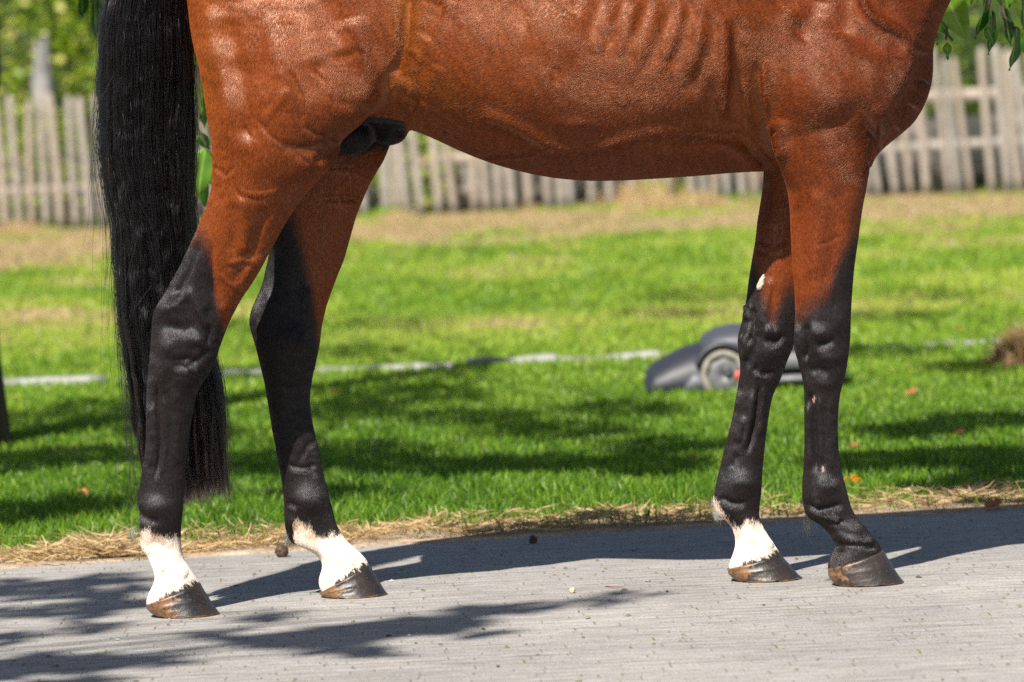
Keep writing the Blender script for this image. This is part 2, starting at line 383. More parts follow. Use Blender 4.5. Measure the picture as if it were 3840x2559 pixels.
class ZPart:
    def __init__(s, L, R, yref, cy, b, zmin=-1, zmax=9, n=2.0, extra_L=(), extra_R=(), sm=5):
        zz = np.arange(-0.02, 2.0, 0.004)
        def cur(E, ex):
            A = np.array([G(x, y, yref) for x, y in E]); A = A[:, [2, 0]]
            A = np.vstack([A] + [np.array(ex)]) if len(ex) else A
            A = A[np.argsort(A[:, 0])]
            v = np.interp(zz, A[:, 0], A[:, 1]); k = np.exp(-0.5 * (np.arange(-sm, sm + 1) / (sm / 2.5)) ** 2); k /= k.sum()
            return np.convolve(np.pad(v, sm, mode='edge'), k, 'valid')
        s.zz = zz; s.XL = cur(L, extra_L); s.XR = cur(R, extra_R)
        s.cy = interp(zz, cy); s.b = interp(zz, b); s.n = n; s.zmin = zmin; s.zmax = zmax
        k = np.ones(9) / 9
        s.cy = np.convolve(np.pad(s.cy, 4, mode='edge'), k, 'valid'); s.b = np.convolve(np.pad(s.b, 4, mode='edge'), k, 'valid')
    def f(s, P):
        z = P[:, 2]; I = lambda a: np.interp(z, s.zz, a)
        l = I(s.XL); r = I(s.XR); a = np.maximum((r - l) / 2, 0.004); cx = (l + r) / 2; cy = I(s.cy); b = I(s.b)
        u = np.abs((P[:, 0] - cx) / a); v = np.abs((P[:, 1] - cy) / b)
        rr = (u ** s.n + v ** s.n) ** (1 / s.n)
        d = (rr - 1) * np.minimum(a, b)
        return np.maximum(d, np.maximum(z - s.zmax, s.zmin - z))

class XPart:
    def __init__(s, rows, n=2.25):      # rows: X, z_top, z_bot, half width, width height fraction
        A = np.array(sorted(rows)); s.xx = np.arange(A[0, 0], A[-1, 0], 0.01); k = np.exp(-0.5 * (np.arange(-6, 7) / 2.5) ** 2); k /= k.sum()
        I = lambda c: np.convolve(np.pad(np.interp(s.xx, A[:, 0], A[:, c]), 6, mode='edge'), k, 'valid')
        s.t = I(1); s.bt = I(2); s.w = I(3); s.n = n; s.x0 = A[0, 0]; s.x1 = A[-1, 0]
    def f(s, P):
        x = P[:, 0]; I = lambda a: np.interp(x, s.xx, a)
        t = I(s.t); b = I(s.bt); w = I(s.w); zc = b + (t - b) * 0.40; hz = np.where(P[:, 2] > zc, t - zc, zc - b)
        u = np.abs((P[:, 1] - YC) / w); v = np.abs((P[:, 2] - zc) / hz)
        nn = np.where(P[:, 2] > zc, s.n, np.interp(x, [.22, .46], [s.n, 1.55])); rr = (u ** nn + v ** nn) ** (1 / nn)
        d = (rr - 1) * np.minimum(w, hz)
        return np.maximum(d, np.maximum(s.x0 - x, x - s.x1))

class Ell:
    def __init__(s, c, r, rot=0.0):
        s.c = np.array(c); s.r = np.array(r); s.cs = math.cos(rot); s.sn = math.sin(rot)
    def f(s, P):
        q = P - s.c; x = q[:, 0] * s.cs + q[:, 2] * s.sn; z = -q[:, 0] * s.sn + q[:, 2] * s.cs
        rr = np.sqrt((x / s.r[0]) ** 2 + (q[:, 1] / s.r[1]) ** 2 + (z / s.r[2]) ** 2)
        return (rr - 1) * s.r.min()
class Cone:
    def __init__(s, a, b, ra, rb, sy=1.0):
        s.a = np.array(a, float); s.d = np.array(b, float) - s.a; s.L2 = s.d @ s.d; s.ra = ra; s.rb = rb; s.sy = sy
    def f(s, P):
        t = np.clip(((P - s.a) @ s.d) / s.L2, 0, 1); q = P - (s.a + t[:, None] * s.d)
        q = q * np.array([1, 1 / s.sy, 1]); return (np.linalg.norm(q, axis=1) - (s.ra + (s.rb - s.ra) * t)) * min(1, s.sy)

def bx(px, py=300): return G(px, py, YC)[0]
def bz(px, py): return G(px, py, YC)[2]
torso = XPart([(bx(760), 1.40, 1.02, 0.13), (bx(900), 1.47, 0.96, 0.20), (bx(1060), 1.48, 0.92, 0.235), (bx(1300), 1.47, bz(1300, 455), 0.255),
               (bx(1480), 1.50, bz(1480, 474), 0.268), (bx(1532), 1.495, bz(1532, 482), 0.275), (bx(1589), 1.47, bz(1589, 505), 0.283), (bx(1658), 1.46, bz(1658, 540), 0.292), (bx(1744), 1.45, bz(1744, 580), 0.300),
               (bx(1831), 1.445, bz(1831, 614), 0.306), (bx(1945), 1.44, bz(1945, 646), 0.312), (bx(2060), 1.435, bz(2060, 669), 0.316), (bx(2204), 1.435, bz(2204, 680), 0.318),
               (bx(2347), 1.44, bz(2347, 676), 0.316), (bx(2462), 1.45, bz(2462, 669), 0.31), (bx(2606), 1.50, bz(2606, 660), 0.30), (bx(2715), 1.53, bz(2715, 649), 0.285),
               (bx(2866), 1.57, bz(2866, 642), 0.255), (bx(3050), 1.58, bz(3050, 640), 0.20), (bx(3200), 1.56, bz(3200, 610), 0.17)], 2.15)
BR_R = [(3572,-40),(3564,0),(3541,46),(3518,103),(3504,149),(3496,189),(3497,230),(3495,287),(3484,344),(3461,402),(3427,459),(3375,505),(3323,545),(3283,585),(3262,618),(3250,660)]
breast = ZPart([(2950,0),(3000,300),(3050,500),(3120,620),(3160,660)], BR_R, YC, [(0.7,YC),(1.6,YC)], [(0.80,0.07),(0.86,0.11),(0.95,0.148),(1.1,0.180),(1.3,0.17),(1.5,0.12)], 0.805, 1.7, 2.1,
               extra_L=[(1.35, 0.55), (1.5, 0.52), (1.7, 0.60)], extra_R=[(1.25, 0.93), (1.4, 1.06), (1.55, 1.15), (1.7, 1.28)])
nh = ZPart(NH_L, NH_R, 0.0, [(0.0,0.0),(0.5,-0.002),(0.7,-0.014),(0.85,-0.032),(0.95,-0.040),(1.05,-0.030),(1.15,-0.012),(1.3,0.015),(1.5,0.06)],
           [(0.0,0.054),(0.06,0.046),(0.11,0.033),(0.15,0.034),(0.185,0.039),(0.22,0.032),(0.30,0.028),(0.40,0.032),(0.48,0.047),(0.55,0.045),(0.62,0.044),(0.70,0.064),(0.80,0.094),(0.88,0.118),(0.96,0.126),(1.05,0.122),(1.15,0.110),(1.3,0.10),(1.5,0.07)], -0.01, 1.47, 2.15,
           extra_L=[(1.25, -0.60), (1.35, -0.55), (1.47, -0.42)], extra_R=[(1.25, -0.23), (1.35, -0.24), (1.47, -0.30)])
fh = ZPart(FH_L, FH_R, 0.24, [(0.0,0.24),(0.5,0.245),(0.7,0.262),(0.9,0.272),(1.3,0.25),(1.5,0.2)],
           [(0.0,0.054),(0.06,0.046),(0.11,0.033),(0.15,0.034),(0.185,0.039),(0.22,0.032),(0.30,0.028),(0.40,0.032),(0.48,0.047),(0.55,0.045),(0.62,0.044),(0.70,0.062),(0.80,0.092),(0.88,0.112),(0.96,0.122),(1.05,0.12),(1.15,0.110),(1.3,0.10),(1.5,0.07)], -0.01, 1.47, 2.15,
           extra_L=[(1.25, -0.60), (1.35, -0.55), (1.47, -0.42)], extra_R=[(1.25, -0.23), (1.35, -0.24), (1.47, -0.30)])
nf = ZPart(NF_L, NF_R, 0.04, [(0.0,0.05),(0.45,0.045),(0.7,0.03),(0.85,0.012),(0.95,-0.010),(1.05,-0.004),(1.2,0.016),(1.5,0.08)],
           [(0.0,0.052),(0.06,0.045),(0.11,0.032),(0.15,0.034),(0.18,0.037),(0.21,0.030),(0.28,0.027),(0.37,0.031),(0.42,0.038),(0.47,0.045),(0.55,0.042),(0.65,0.052),(0.75,0.064),(0.85,0.080),(0.93,0.106),(1.0,0.108),(1.1,0.100),(1.3,0.085),(1.5,0.06)], -0.01, 1.5, 2.15,
           extra_L=[(1.25, 0.46), (1.35, 0.50), (1.5, 0.54)], extra_R=[(1.2, 0.78), (1.35, 0.76), (1.5, 0.70)])
ff = ZPart(FF_L, FF_R, 0.22, [(0.0,0.215),(0.45,0.215),(0.7,0.222),(0.85,0.24),(1.0,0.26),(1.3,0.23),(1.5,0.17)],
           [(0.0,0.052),(0.06,0.045),(0.11,0.032),(0.15,0.034),(0.18,0.037),(0.21,0.030),(0.28,0.027),(0.37,0.031),(0.42,0.038),(0.47,0.045),(0.55,0.042),(0.65,0.052),(0.75,0.064),(0.85,0.080),(0.93,0.106),(1.0,0.108),(1.1,0.100),(1.3,0.085),(1.5,0.06)], -0.01, 1.5, 2.15)
neck = Cone((0.80, YC, 1.36), (1.42, YC, 1.93), 0.235, 0.125, 0.55)
neck2 = Cone((0.62, YC, 1.40), (1.25, YC, 1.98), 0.17, 0.08, 0.5)
head1 = Cone((1.48, YC, 1.92), (1.66, YC, 1.62), 0.115, 0.085, 0.75)
head2 = Cone((1.60, YC, 1.75), (1.80, YC, 1.42), 0.085, 0.062, 0.75)
jaw = Ell((1.46, YC, 1.80), (0.085, 0.07, 0.12))
muz = Ell((1.81, YC, 1.39), (0.065, 0.055, 0.06))
dock = Cone((-0.52, YC, 1.42), (-0.64, YC, 1.30), 0.06, 0.045)
ears = [Cone((1.40, YC + s * 0.06, 2.00), (1.43, YC + s * 0.075, 2.13), 0.032, 0.006, 0.8) for s in (-1, 1)]
sheath = [Ell(G(1445, 455, YC), (0.038, 0.045, 0.043), 0.3), Ell(G(1480, 492, YC - 0.01), (0.028, 0.040, 0.022), 0.5), Ell(G(1325, 510, YC), (0.048, 0.050, 0.035), 0.4)]

def smin(a, b, k):
    h = np.clip(0.5 + 0.5 * (b - a) / k, 0, 1)
    return b * (1 - h) + a * h - k * h * (1 - h)
# coronets: (heel px, toe px, plane Y) ; skin ends there and horn begins
HOOF = [dict(y=0.0, ch=(551,2266), ct=(741,2184), tg=(819,2300), hg=(590,2321), part=nh, heel=0.95, yaw=0.03),
        dict(y=0.24, ch=(1205,2220), ct=(1378,2116), tg=(1449,2241), hg=(1222,2248), part=fh, heel=0.85, yaw=-0.06),
        dict(y=0.05, ch=(3109,2130), ct=(3304,2062), tg=(3384,2178), hg=(3135,2198), part=nf, heel=0.2, yaw=0.05),
        dict(y=0.215, ch=(2731,2133), ct=(2917,2074), tg=(3003,2171), hg=(2765,2189), part=ff, heel=0.85, yaw=-0.05)]
for h in HOOF:
    for k in ('ch', 'ct', 'tg', 'hg'):
        p = G(h[k][0], h[k][1], h['y']); h[k] = (p[0], p[2])
    h['tg'] = (h['tg'][0], 0.0); h['hg'] = (h['hg'][0], 0.0)
    dx = h['ct'][0] - h['ch'][0]; dz = h['ct'][1] - h['ch'][1]; l = math.hypot(dx, dz); h['n'] = (-dz / l, dx / l)
    print('hoof', h['y'], h['ch'], h['ct'], h['tg'], h['hg'])
def leg(h, P):
    f = h['part'].f(P); d = (P[:, 0] - h['ch'][0]) * h['n'][0] + (P[:, 2] - h['ch'][1]) * h['n'][1]
    return np.maximum(f, -(d + 0.006))
def body_f(P):
    f = torso.f(P)
    f = smin(f, breast.f(P), 0.05)
    m = P[:, 2] > 1.15
    if m.any():
        Q = P[m]; g = smin(f[m], neck.f(Q), 0.08); g = smin(g, neck2.f(Q), 0.06); g = smin(g, head1.f(Q), 0.04); g = smin(g, head2.f(Q), 0.04)
        g = smin(g, jaw.f(Q), 0.04); g = smin(g, muz.f(Q), 0.03); g = smin(g, dock.f(Q), 0.06)
        for e in ears: g = smin(g, e.f(Q), 0.015)
        f[m] = g
    m = (P[:, 0] < -0.05)
    if m.any():
        Q = P[m]; g = f[m]
        k = 0.014 + 0.05 * sstep(1.12, 1.35, Q[:, 2])
        a = leg(HOOF[0], Q); b = leg(HOOF[1], Q)
        low = Q[:, 2] < 0.78
        g = smin(g, b, k); 
        for e in sheath: g = smin(g, e.f(Q), 0.010)
        g = np.where(low, np.minimum(g, a), smin(g, a, k)); f[m] = g
    m = (P[:, 0] > 0.35)
    if m.any():
        Q = P[m]; g = f[m]; a = leg(HOOF[2], Q); b = leg(HOOF[3], Q)
        k = 0.028 + 0.032 * sstep(0.88, 1.0, Q[:, 2]) + 0.03 * sstep(1.12, 1.35, Q[:, 2])
        g = smin(g, b, k); low = Q[:, 2] < 0.70
        g = np.where(low, np.minimum(g, a), smin(g, a, k)); f[m] = g
    return f

def surface(func, lo, hi, h, thr=0.085, B=8):
    nb = np.ceil((np.array(hi) - np.array(lo)) / (h * B)).astype(int); lo = np.array(lo, float)
    n = nb * B + 1
    bc = np.stack(np.meshgrid(*[lo[i] + (np.arange(nb[i]) + 0.5) * h * B for i in range(3)], indexing='ij'), -1).reshape(-1, 3)
    fb = func(bc)
    Fv = np.empty(n, np.float32)
    sg = np.where(fb > 0, 1.0, -1.0).astype(np.float32).reshape(nb)
    Fv[:-1, :-1, :-1] = np.repeat(np.repeat(np.repeat(sg, B, 0), B, 1), B, 2)
    Fv[-1] = 1; Fv[:, -1] = 1; Fv[:, :, -1] = 1
    act = np.argwhere((np.abs(fb) < thr).reshape(nb))
    r = np.arange(B + 1); off = np.stack(np.meshgrid(r, r, r, indexing='ij'), -1).reshape(-1, 3)
    for c in range(0, len(act), 3000):
        ii = (act[c:c + 3000, None, :] * B + off[None]).reshape(-1, 3)
        Fv[ii[:, 0], ii[:, 1], ii[:, 2]] = func(lo + ii * h).astype(np.float32)
    ins = Fv < 0
    cnt = np.zeros(tuple(n - 1), np.int8)
    for dx in (0, 1):
        for dy in (0, 1):
            for dz in (0, 1):
                cnt += ins[dx:n[0] - 1 + dx, dy:n[1] - 1 + dy, dz:n[2] - 1 + dz]
    cells = np.argwhere((cnt > 0) & (cnt < 8)); del cnt
    idm = np.full(tuple(n - 1), -1, np.int32); idm[cells[:, 0], cells[:, 1], cells[:, 2]] = np.arange(len(cells))
    S = np.zeros((len(cells), 3)); C = np.zeros(len(cells))
    cor = [(a, b, c) for a in (0, 1) for b in (0, 1) for c in (0, 1)]
    for a in cor:
        for ax in range(3):
            if a[ax] == 0:
                b = list(a); b[ax] = 1
                A = cells + a; Bc = cells + b
                fa = Fv[A[:, 0], A[:, 1], A[:, 2]]; f2 = Fv[Bc[:, 0], Bc[:, 1], Bc[:, 2]]
                m = (fa < 0) != (f2 < 0); t = np.clip(fa / (fa - f2 + 1e-12), 0.02, 0.98)
                S[m] += (A + (Bc - A) * t[:, None])[m]; C[m] += 1
    V = lo + h * S / C[:, None]
    F = []
    for ax in range(3):
        o1, o2 = [(1, 2), (2, 0), (0, 1)][ax]
        sl0 = [slice(None)] * 3; sl1 = [slice(None)] * 3; sl0[ax] = slice(0, -1); sl1[ax] = slice(1, None)
        a = ins[tuple(sl0)]; b = ins[tuple(sl1)]
        e = np.argwhere(a != b); e = e[(e[:, o1] > 0) & (e[:, o2] > 0) & (e[:, o1] < n[o1] - 1) & (e[:, o2] < n[o2] - 1)]
        u = np.zeros(3, int); u[o1] = 1; w = np.zeros(3, int); w[o2] = 1
        q = [e - u - w, e - w, e, e - u]
        Q = np.stack([idm[x[:, 0], x[:, 1], x[:, 2]] for x in q], 1)
        fl = ~a[e[:, 0], e[:, 1], e[:, 2]]; Q[fl] = Q[fl][:, ::-1]
        F.append(Q[(Q >= 0).all(1)])
    return V, np.vstack(F)

def grad(func, P, e=0.003):
    g = np.stack([func(P + np.eye(3)[i] * e) - func(P - np.eye(3)[i] * e) for i in range(3)], 1) / (2 * e)
    return g
import os
HS = 0.004
V, F = surface(body_f, (-0.72, -0.26, -0.02), (1.95, 0.50, 2.16), HS)
for _ in range(2):
    f = body_f(V); g = grad(body_f, V); gn = (g * g).sum(1) + 1e-6
    V = V - g * np.clip(f / gn, -0.004, 0.004)[:, None] * 0.9
g = grad(body_f, V, 0.006); NRM = g / (np.linalg.norm(g, axis=1)[:, None] + 1e-9)
print('body verts', len(V))
PX, PY = proj(V)
view = V - CP; view /= np.linalg.norm(view, axis=1)[:, None]
FACE = -(NRM * view).sum(1)
wn_ = sstep(0.0, 0.35, FACE)
NEAR = wn_ * (V[:, 1] < 0.125)
MID = wn_ * ((V[:, 1] > -0.3))
FARL = wn_ * (V[:, 1] > 0.125)
DISP = np.zeros(len(V))
def pdist(pts, mask, pad):
    A = np.array(pts, float); lo = A.min(0) - pad; hi = A.max(0) + pad
    ix = np.nonzero((mask > 0) & (PX > lo[0]) & (PX < hi[0]) & (PY > lo[1]) & (PY < hi[1]))[0]
    q = np.stack([PX[ix], PY[ix]], 1); best = np.full(len(ix), 1e9); tt = np.zeros(len(ix)); L = 0
    seg = np.linalg.norm(np.diff(A, axis=0), axis=1); tot = seg.sum()
    for i in range(len(A) - 1):
        d = A[i + 1] - A[i]; t = np.clip(((q - A[i]) @ d) / (d @ d), 0, 1); dd = np.linalg.norm(q - A[i] - t[:, None] * d, axis=1)
        m = dd < best; best[m] = dd[m]; tt[m] = (L + t[m] * seg[i]) / tot; L += seg[i]
    return ix, best, tt
def smooth_line(pts):
    A = np.array(pts, float)
    if len(A) < 3: return A
    for _ in range(2):
        B = [A[0]]
        for i in range(len(A) - 1):
            B += [A[i] * .75 + A[i + 1] * .25, A[i] * .25 + A[i + 1] * .75]
        B.append(A[-1]); A = np.array(B)
    return A
def stroke(pts, w, h, mask=None, taper=0.18):
    mask = NEAR if mask is None else mask
    if w < 13 and min(p_[1] for p_ in pts) < 900: h = h * .72
    ix, d, t = pdist(smooth_line(pts), mask, 3 * w)
    e = np.minimum(sstep(0, taper, t + 0.02), sstep(0, taper, 1.02 - t)) if taper else 1.0
    DISP[ix] += h * np.exp(-(d / w) ** 2) * mask[ix] * e
def blob(x, y, rx, ry, h, mask=None, rot=0):
    mask = NEAR if mask is None else mask
    c, s = math.cos(rot), math.sin(rot); dx = PX - x; dy = PY - y; u = (dx * c + dy * s) / rx; v = (-dx * s + dy * c) / ry
    DISP[:] += h * np.exp(-(u * u + v * v)) * mask
def step(pts, w, h, mask=None):      # one side of the line stands proud of the other (side to the left of the drawing direction)
    mask = NEAR if mask is None else mask
    A = smooth_line(pts); ix, d, t = pdist(A, mask, 5 * w); q = np.stack([PX[ix], PY[ix]], 1)
    j = np.argmin(((q[:, None, :] - A[None, :-1]) ** 2).sum(2), 1) if len(ix) else []
    D = (A[1:] - A[:-1])[j]; R = q - A[:-1][j]; sgn = np.sign(D[:, 0] * R[:, 1] - D[:, 1] * R[:, 0])
    e = np.minimum(sstep(0, .2, t), sstep(0, .2, 1 - t))
    sd = d * sgn; prof = np.where(sd < 0, 1, 0) * np.exp(-(d / (4 * w)) ** 2) * (1 - np.exp(-(d / w) ** 2)) - .5 * np.exp(-(sd / w) ** 2)
    DISP[ix] += h * prof * mask[ix] * e

# --- thigh, stifle and gaskin of the near hind leg
stroke([(788,10),(790,172),(835,344),(850,450),(838,560)], 34, .007)
stroke([(850,60),(872,200),(902,330),(925,460),(930,560)], 48, -.010)
stroke([(985,-20),(1035,150),(1060,300),(1050,420)], 70, .008)
stroke([(1150,-20),(1175,120),(1190,260)], 40, .004)
stroke([(1086,262),(1112,318),(1136,372),(1127,476)], 9, -.0035); stroke([(1104,262),(1130,318),(1153,372),(1145,476)], 10, .003)
stroke([(1178,262),(1213,306)], 9, -.004); stroke([(1196,262),(1226,300)], 9, .003)
stroke([(903,468),(915,500),(940,520)], 7, -.0035); stroke([(960,440),(1000,500),(1060,540),(1120,545)], 9, -.003)
stroke([(1130,470),(1180,500),(1220,512)], 9, -.0035); stroke([(1090,330),(1040,400),(980,470)], 16, .0025)
stroke([(1322,60),(1345,160),(1390,250),(1450,290)], 45, .010); stroke([(1290,180),(1320,300),(1300,420)], 60, -.006)
blob(1245,380,75,95,.006); blob(1160,610,110,60,.008,rot=-.5); blob(1010,620,70,60,.004)
stroke([(1270,534),(1264,575),(1235,608),(1184,626)], 14, .004); stroke([(1255,520),(1215,575),(1172,600)], 14, -.007)
stroke([(1104,574),(1130,588),(1155,606)], 8, -.004); stroke([(1050,545),(1100,560),(1180,560),(1230,530)], 22, -.006)
stroke([(868,626),(878,672),(900,716),(940,729),(989,729),(1050,708)], 8, .003); stroke([(868,645),(888,700),(900,735),(950,745),(1000,745),(1050,724)], 9, -.002)
stroke([(805,618),(830,645),(851,662),(874,626)], 8, -.004); stroke([(790,560),(812,640),(818,700)], 12, .003)
stroke([(903,729),(918,800),(922,870),(912,960)], 20, .006); stroke([(870,760),(880,850),(860,960)], 24, -.003)
stroke([(1040,730),(1060,800),(1000,900),(940,990),(900,1080)], 26, .005); stroke([(985,770),(985,860),(930,960),(880,1060)], 20, -.005)
stroke([(1006,938),(970,965),(943,978),(900,975),(851,989)], 8, .004); stroke([(1000,956),(960,985),(920,996),(860,1004)], 8, -.003)
stroke([(930,1000),(905,1060),(880,1070),(850,1060),(820,1020)], 6, .0025); stroke([(800,900),(790,980),(800,1060),(812,1130)], 14, -.003)
for i in range(7): stroke([(1010 + i * 14, 800 + i * 6), (985 + i * 12, 850 + i * 8), (955 + i * 11, 905 + i * 9)], 5, .0012 * (1 if i % 2 else -1))
# --- hock
stroke([(745,900),(722,960),(706,1018),(672,1085),(650,1120)], 15, -.008); stroke([(708,905),(668,990),(625,1075)], 14, .005)
blob(640,1150,48,30,.007,rot=-.6); blob(628,1308,34,44,.007); blob(655,1230,46,22,-.006,rot=.2)
stroke([(702,1075),(722,1120),(748,1173),(786,1232)], 15, .005); stroke([(690,1120),(705,1180),(722,1250)], 13, -.005)
stroke([(770,1150),(790,1230),(780,1290)], 13, -.005); stroke([(830,1130),(815,1210),(800,1290)], 16, .004)
blob(735,1275,36,26,.005); blob(690,1350,40,16,-.005); stroke([(640,1365),(700,1380),(760,1340),(790,1300)], 12, -.004)
stroke([(700,1350),(716,1380),(740,1395)], 8, .003); blob(600,1400,26,50,.004)
# --- near hind cannon, fetlock, pastern
stroke([(585,1430),(590,1530),(601,1640),(596,1740),(580,1800)], 8, -.006); stroke([(570,1500),(573,1620),(566,1760)], 11, .004)
stroke([(612,1480),(622,1600),(618,1720),(600,1800)], 9, .0025); stroke([(660,1450),(668,1600),(660,1760)], 20, .003)
blob(590,1900,50,36,.005); stroke([(505,1900),(540,1940),(600,1960)], 14, -.003); stroke([(560,2030),(610,2050),(650,2080)], 16, -.003)
stroke([(600,2120),(650,2140),(700,2160)], 22, .003)
# --- far hind leg
for (p, w, h) in [([(1185,620),(1240,619),(1330,620)],5,-.004),([(1185,630),(1240,630),(1330,630)],6,.0025),([(1210,742),(1260,742),(1310,738),(1350,748)],5,-.004),([(1210,752),(1260,752),(1350,756)],6,.0025),
                  ([(1310,620),(1316,680),(1322,740)],5,-.002),([(1148,1060),(1140,1200),(1120,1330)],18,.005),([(1185,1640),(1140,1690),(1110,1760)],10,-.002),([(1010,1100),(960,1180),(975,1260)],14,.004),
                  ([(1120,1600),(1150,1680),(1180,1790)],12,-.003),([(1080,1740),(1130,1760),(1190,1740)],7,-.003),([(1075,1880),(1120,1900)],10,-.003)]:
    stroke(p, w, h, FARL)
blob(1165,1880,46,50,.006,FARL); blob(1150,1380,30,60,.004,FARL); blob(1080,1260,40,50,.005,FARL); stroke([(1225,2060),(1280,2090),(1330,2120)],20,.003,FARL)
blob(1095,1960,20,30,.004,FARL)
# --- near fore leg
stroke([(3055,700),(3070,820),(3062,950),(3050,1060)], 34, .006); stroke([(3120,690),(3140,820),(3130,960),(3105,1090)], 28, -.004)
stroke([(3180,700),(3172,850),(3160,1000),(3150,1130)], 26, .004); stroke([(2985,760),(3000,900),(3005,1040)], 16, -.004)
stroke([(3010,940),(3040,980),(3060,1040)], 7, -.002); stroke([(3150,880),(3110,910),(3060,918)], 7, -.0022)
blob(3068,1247,34,28,.007); blob(3115,1340,40,30,.005); blob(3150,1200,26,60,.004); stroke([(3027,1215),(3030,1290),(3020,1350)], 9, -.008)
stroke([(2992,1200),(3000,1280),(3006,1350),(3030,1430),(3045,1500)], 10, .007); stroke([(3060,1290),(3090,1295),(3130,1270)], 12, -.005)
stroke([(3040,1400),(3060,1380),(3110,1400)], 14, -.004); blob(3090,1440,36,20,.003)
stroke([(3042,1460),(3052,1560),(3056,1680),(3062,1780)], 9, -.007); stroke([(3033,1500),(3038,1620),(3036,1760)], 8, .005); stroke([(3072,1480),(3078,1600),(3080,1740)], 8, .0035)
stroke([(3110,1500),(3112,1640),(3120,1780)], 16, .003); blob(3102,1822,36,34,.007); blob(3060,1870,26,26,.003)
stroke([(3020,1880),(3060,1912),(3110,1908),(3160,1884)], 11, -.006); stroke([(3090,1920),(3120,1950),(3150,1946)], 10, .005); stroke([(3100,1950),(3135,1965),(3165,1950)], 8, -.005)
stroke([(3130,1990),(3160,2020),(3220,2030),(3280,2030)], 16, .004); stroke([(3130,2048),(3200,2042),(3290,2050)], 9, -.004); blob(3200,1985,36,26,.003)
stroke([(3056,1880),(3080,1895)],10,.003)
# --- far fore leg
for (p, w, h) in [([(2844,902),(2872,928),(2910,933),(2952,905)],7,.0045),([(2840,918),(2850,940),(2880,945),(2930,948)],6,-.003),([(2823,1150),(2826,1232),(2808,1290)],8,-.008),([(2806,1140),(2800,1200)],12,.006),
                  ([(2785,1250),(2795,1300),(2790,1350)],10,.005),([(2850,1240),(2820,1330),(2800,1380)],12,-.003),([(2895,1040),(2870,1160),(2860,1230)],18,.004),([(2870,1270),(2910,1290),(2940,1250)],12,-.005),
                  ([(2849,1440),(2842,1530),(2826,1620),(2800,1700)],8,-.007),([(2862,1450),(2856,1540),(2846,1640)],9,.004),([(2826,1460),(2815,1560),(2790,1690)],9,.005),([(2790,1560),(2770,1660)],12,.003),
                  ([(2820,1380),(2860,1400),(2905,1400)],12,-.004),([(2845,1380),(2850,1420)],10,.004),([(2700,1860),(2740,1890),(2800,1885)],11,-.005),([(2765,1700),(2745,1760)],10,-.003)]:
    stroke(p, w, h, FARL)
blob(2888,1240,24,24,.007,FARL); blob(2880,1330,34,34,.004,FARL); blob(2785,1810,44,40,.006,FARL); stroke([(2790,2010),(2840,2020),(2900,2050)],20,.003,FARL)
# --- shoulder and breast
stroke([(3215,-40),(3236,0),(3258,46),(3312,84),(3370,108),(3400,142),(3404,200)], 18, .012, taper=.1)
stroke([(3404,170),(3396,240),(3366,344),(3320,410),(3270,450)], 30, .012); blob(3285,150,80,52,-.010,rot=.4); blob(3330,30,50,40,-.006)
stroke([(3170,-20),(3190,60),(3170,140)], 40, -.006); blob(2968,55,34,30,.006); stroke([(3060,-20),(3040,80),(2990,130)], 40, -.006)
stroke([(3478,180),(3462,260),(3436,345),(3375,420),(3310,470),(3262,510)], 34, -.012, MID, taper=.08)
stroke([(3262,480),(3256,560),(3258,620)], 9, -.010, MID); stroke([(3390,470),(3345,500),(3300,560)], 10, -.004, MID); stroke([(3480,300),(3440,400)], 18, .004, MID)
blob(3020,280,150,130,.008); blob(3230,290,70,90,-.007); stroke([(2925,520),(2990,516),(3059,496),(3140,470),(3200,420),(3235,360)], 26, -.0032)
stroke([(3000,545),(3090,530),(3180,500)], 34, .002); blob(3130,580,60,50,.004); stroke([(3190,255),(3150,262),(3120,268),(3090,262)], 6, -.002)
stroke([(2881,455),(2890,478),(2908,491),(2923,478),(2924,455)], 8, -.006); blob(2903,462,20,18,.004); stroke([(2930,440),(2945,520),(2935,600)], 18, .007)
step([(2846,200),(2850,300),(2862,410),(2885,510),(2915,620)], 12, .009)
stroke([(2830,220),(2836,380),(2862,500),(2895,590)], 16, -.004)
for i, dx in enumerate((0, 16, 32, 50)):
    stroke([(2800 - dx, 500 - dx * .2), (2845 - dx * .7, 560), (2905 - dx * .4, 628 + dx * .1)], 6, -.006); stroke([(2810 - dx, 500), (2853 - dx * .7, 556), (2912 - dx * .4, 620)], 5, .004)

stroke([(2762,40),(2768,200),(2766,330),(2758,450)], 34, -.006); stroke([(2716,30),(2722,160),(2724,300),(2712,440)], 24, .007)
stroke([(2702,350),(2706,390),(2698,405)],7,-.005)
# --- ribs and barrel
for (p, w, h) in [([(2690,60),(2668,190),(2618,300),(2560,360)],27,-.004),([(2592,-20),(2584,110),(2540,215),(2495,265)],27,-.005),([(2538,-20),(2500,110),(2440,230),(2380,300)],27,-.004),([(2440,-20),(2405,80),(2345,180)],24,-.003),
                  ([(2350,-20),(2320,80),(2270,180)],24,-.003),([(2265,-20),(2235,60),(2190,150)],24,-.002),([(2180,-20),(2150,50)],21,-.002),
                  ([(2645,0),(2625,160),(2580,280)],24,.004),([(2560,0),(2540,120),(2480,230)],21,.003),([(2480,-10),(2450,110),(2390,220)],24,.003),([(2395,-10),(2365,110),(2310,220)],24,.003),([(2305,-10),(2275,110),(2220,210)],24,.002)]:
    stroke(p, w, h)
blob(2120,140,90,110,.004); blob(2090,250,60,50,-.003); blob(2230,310,110,50,-.003)
stroke([(2080,250),(2095,290),(2080,320)],16,-.003)
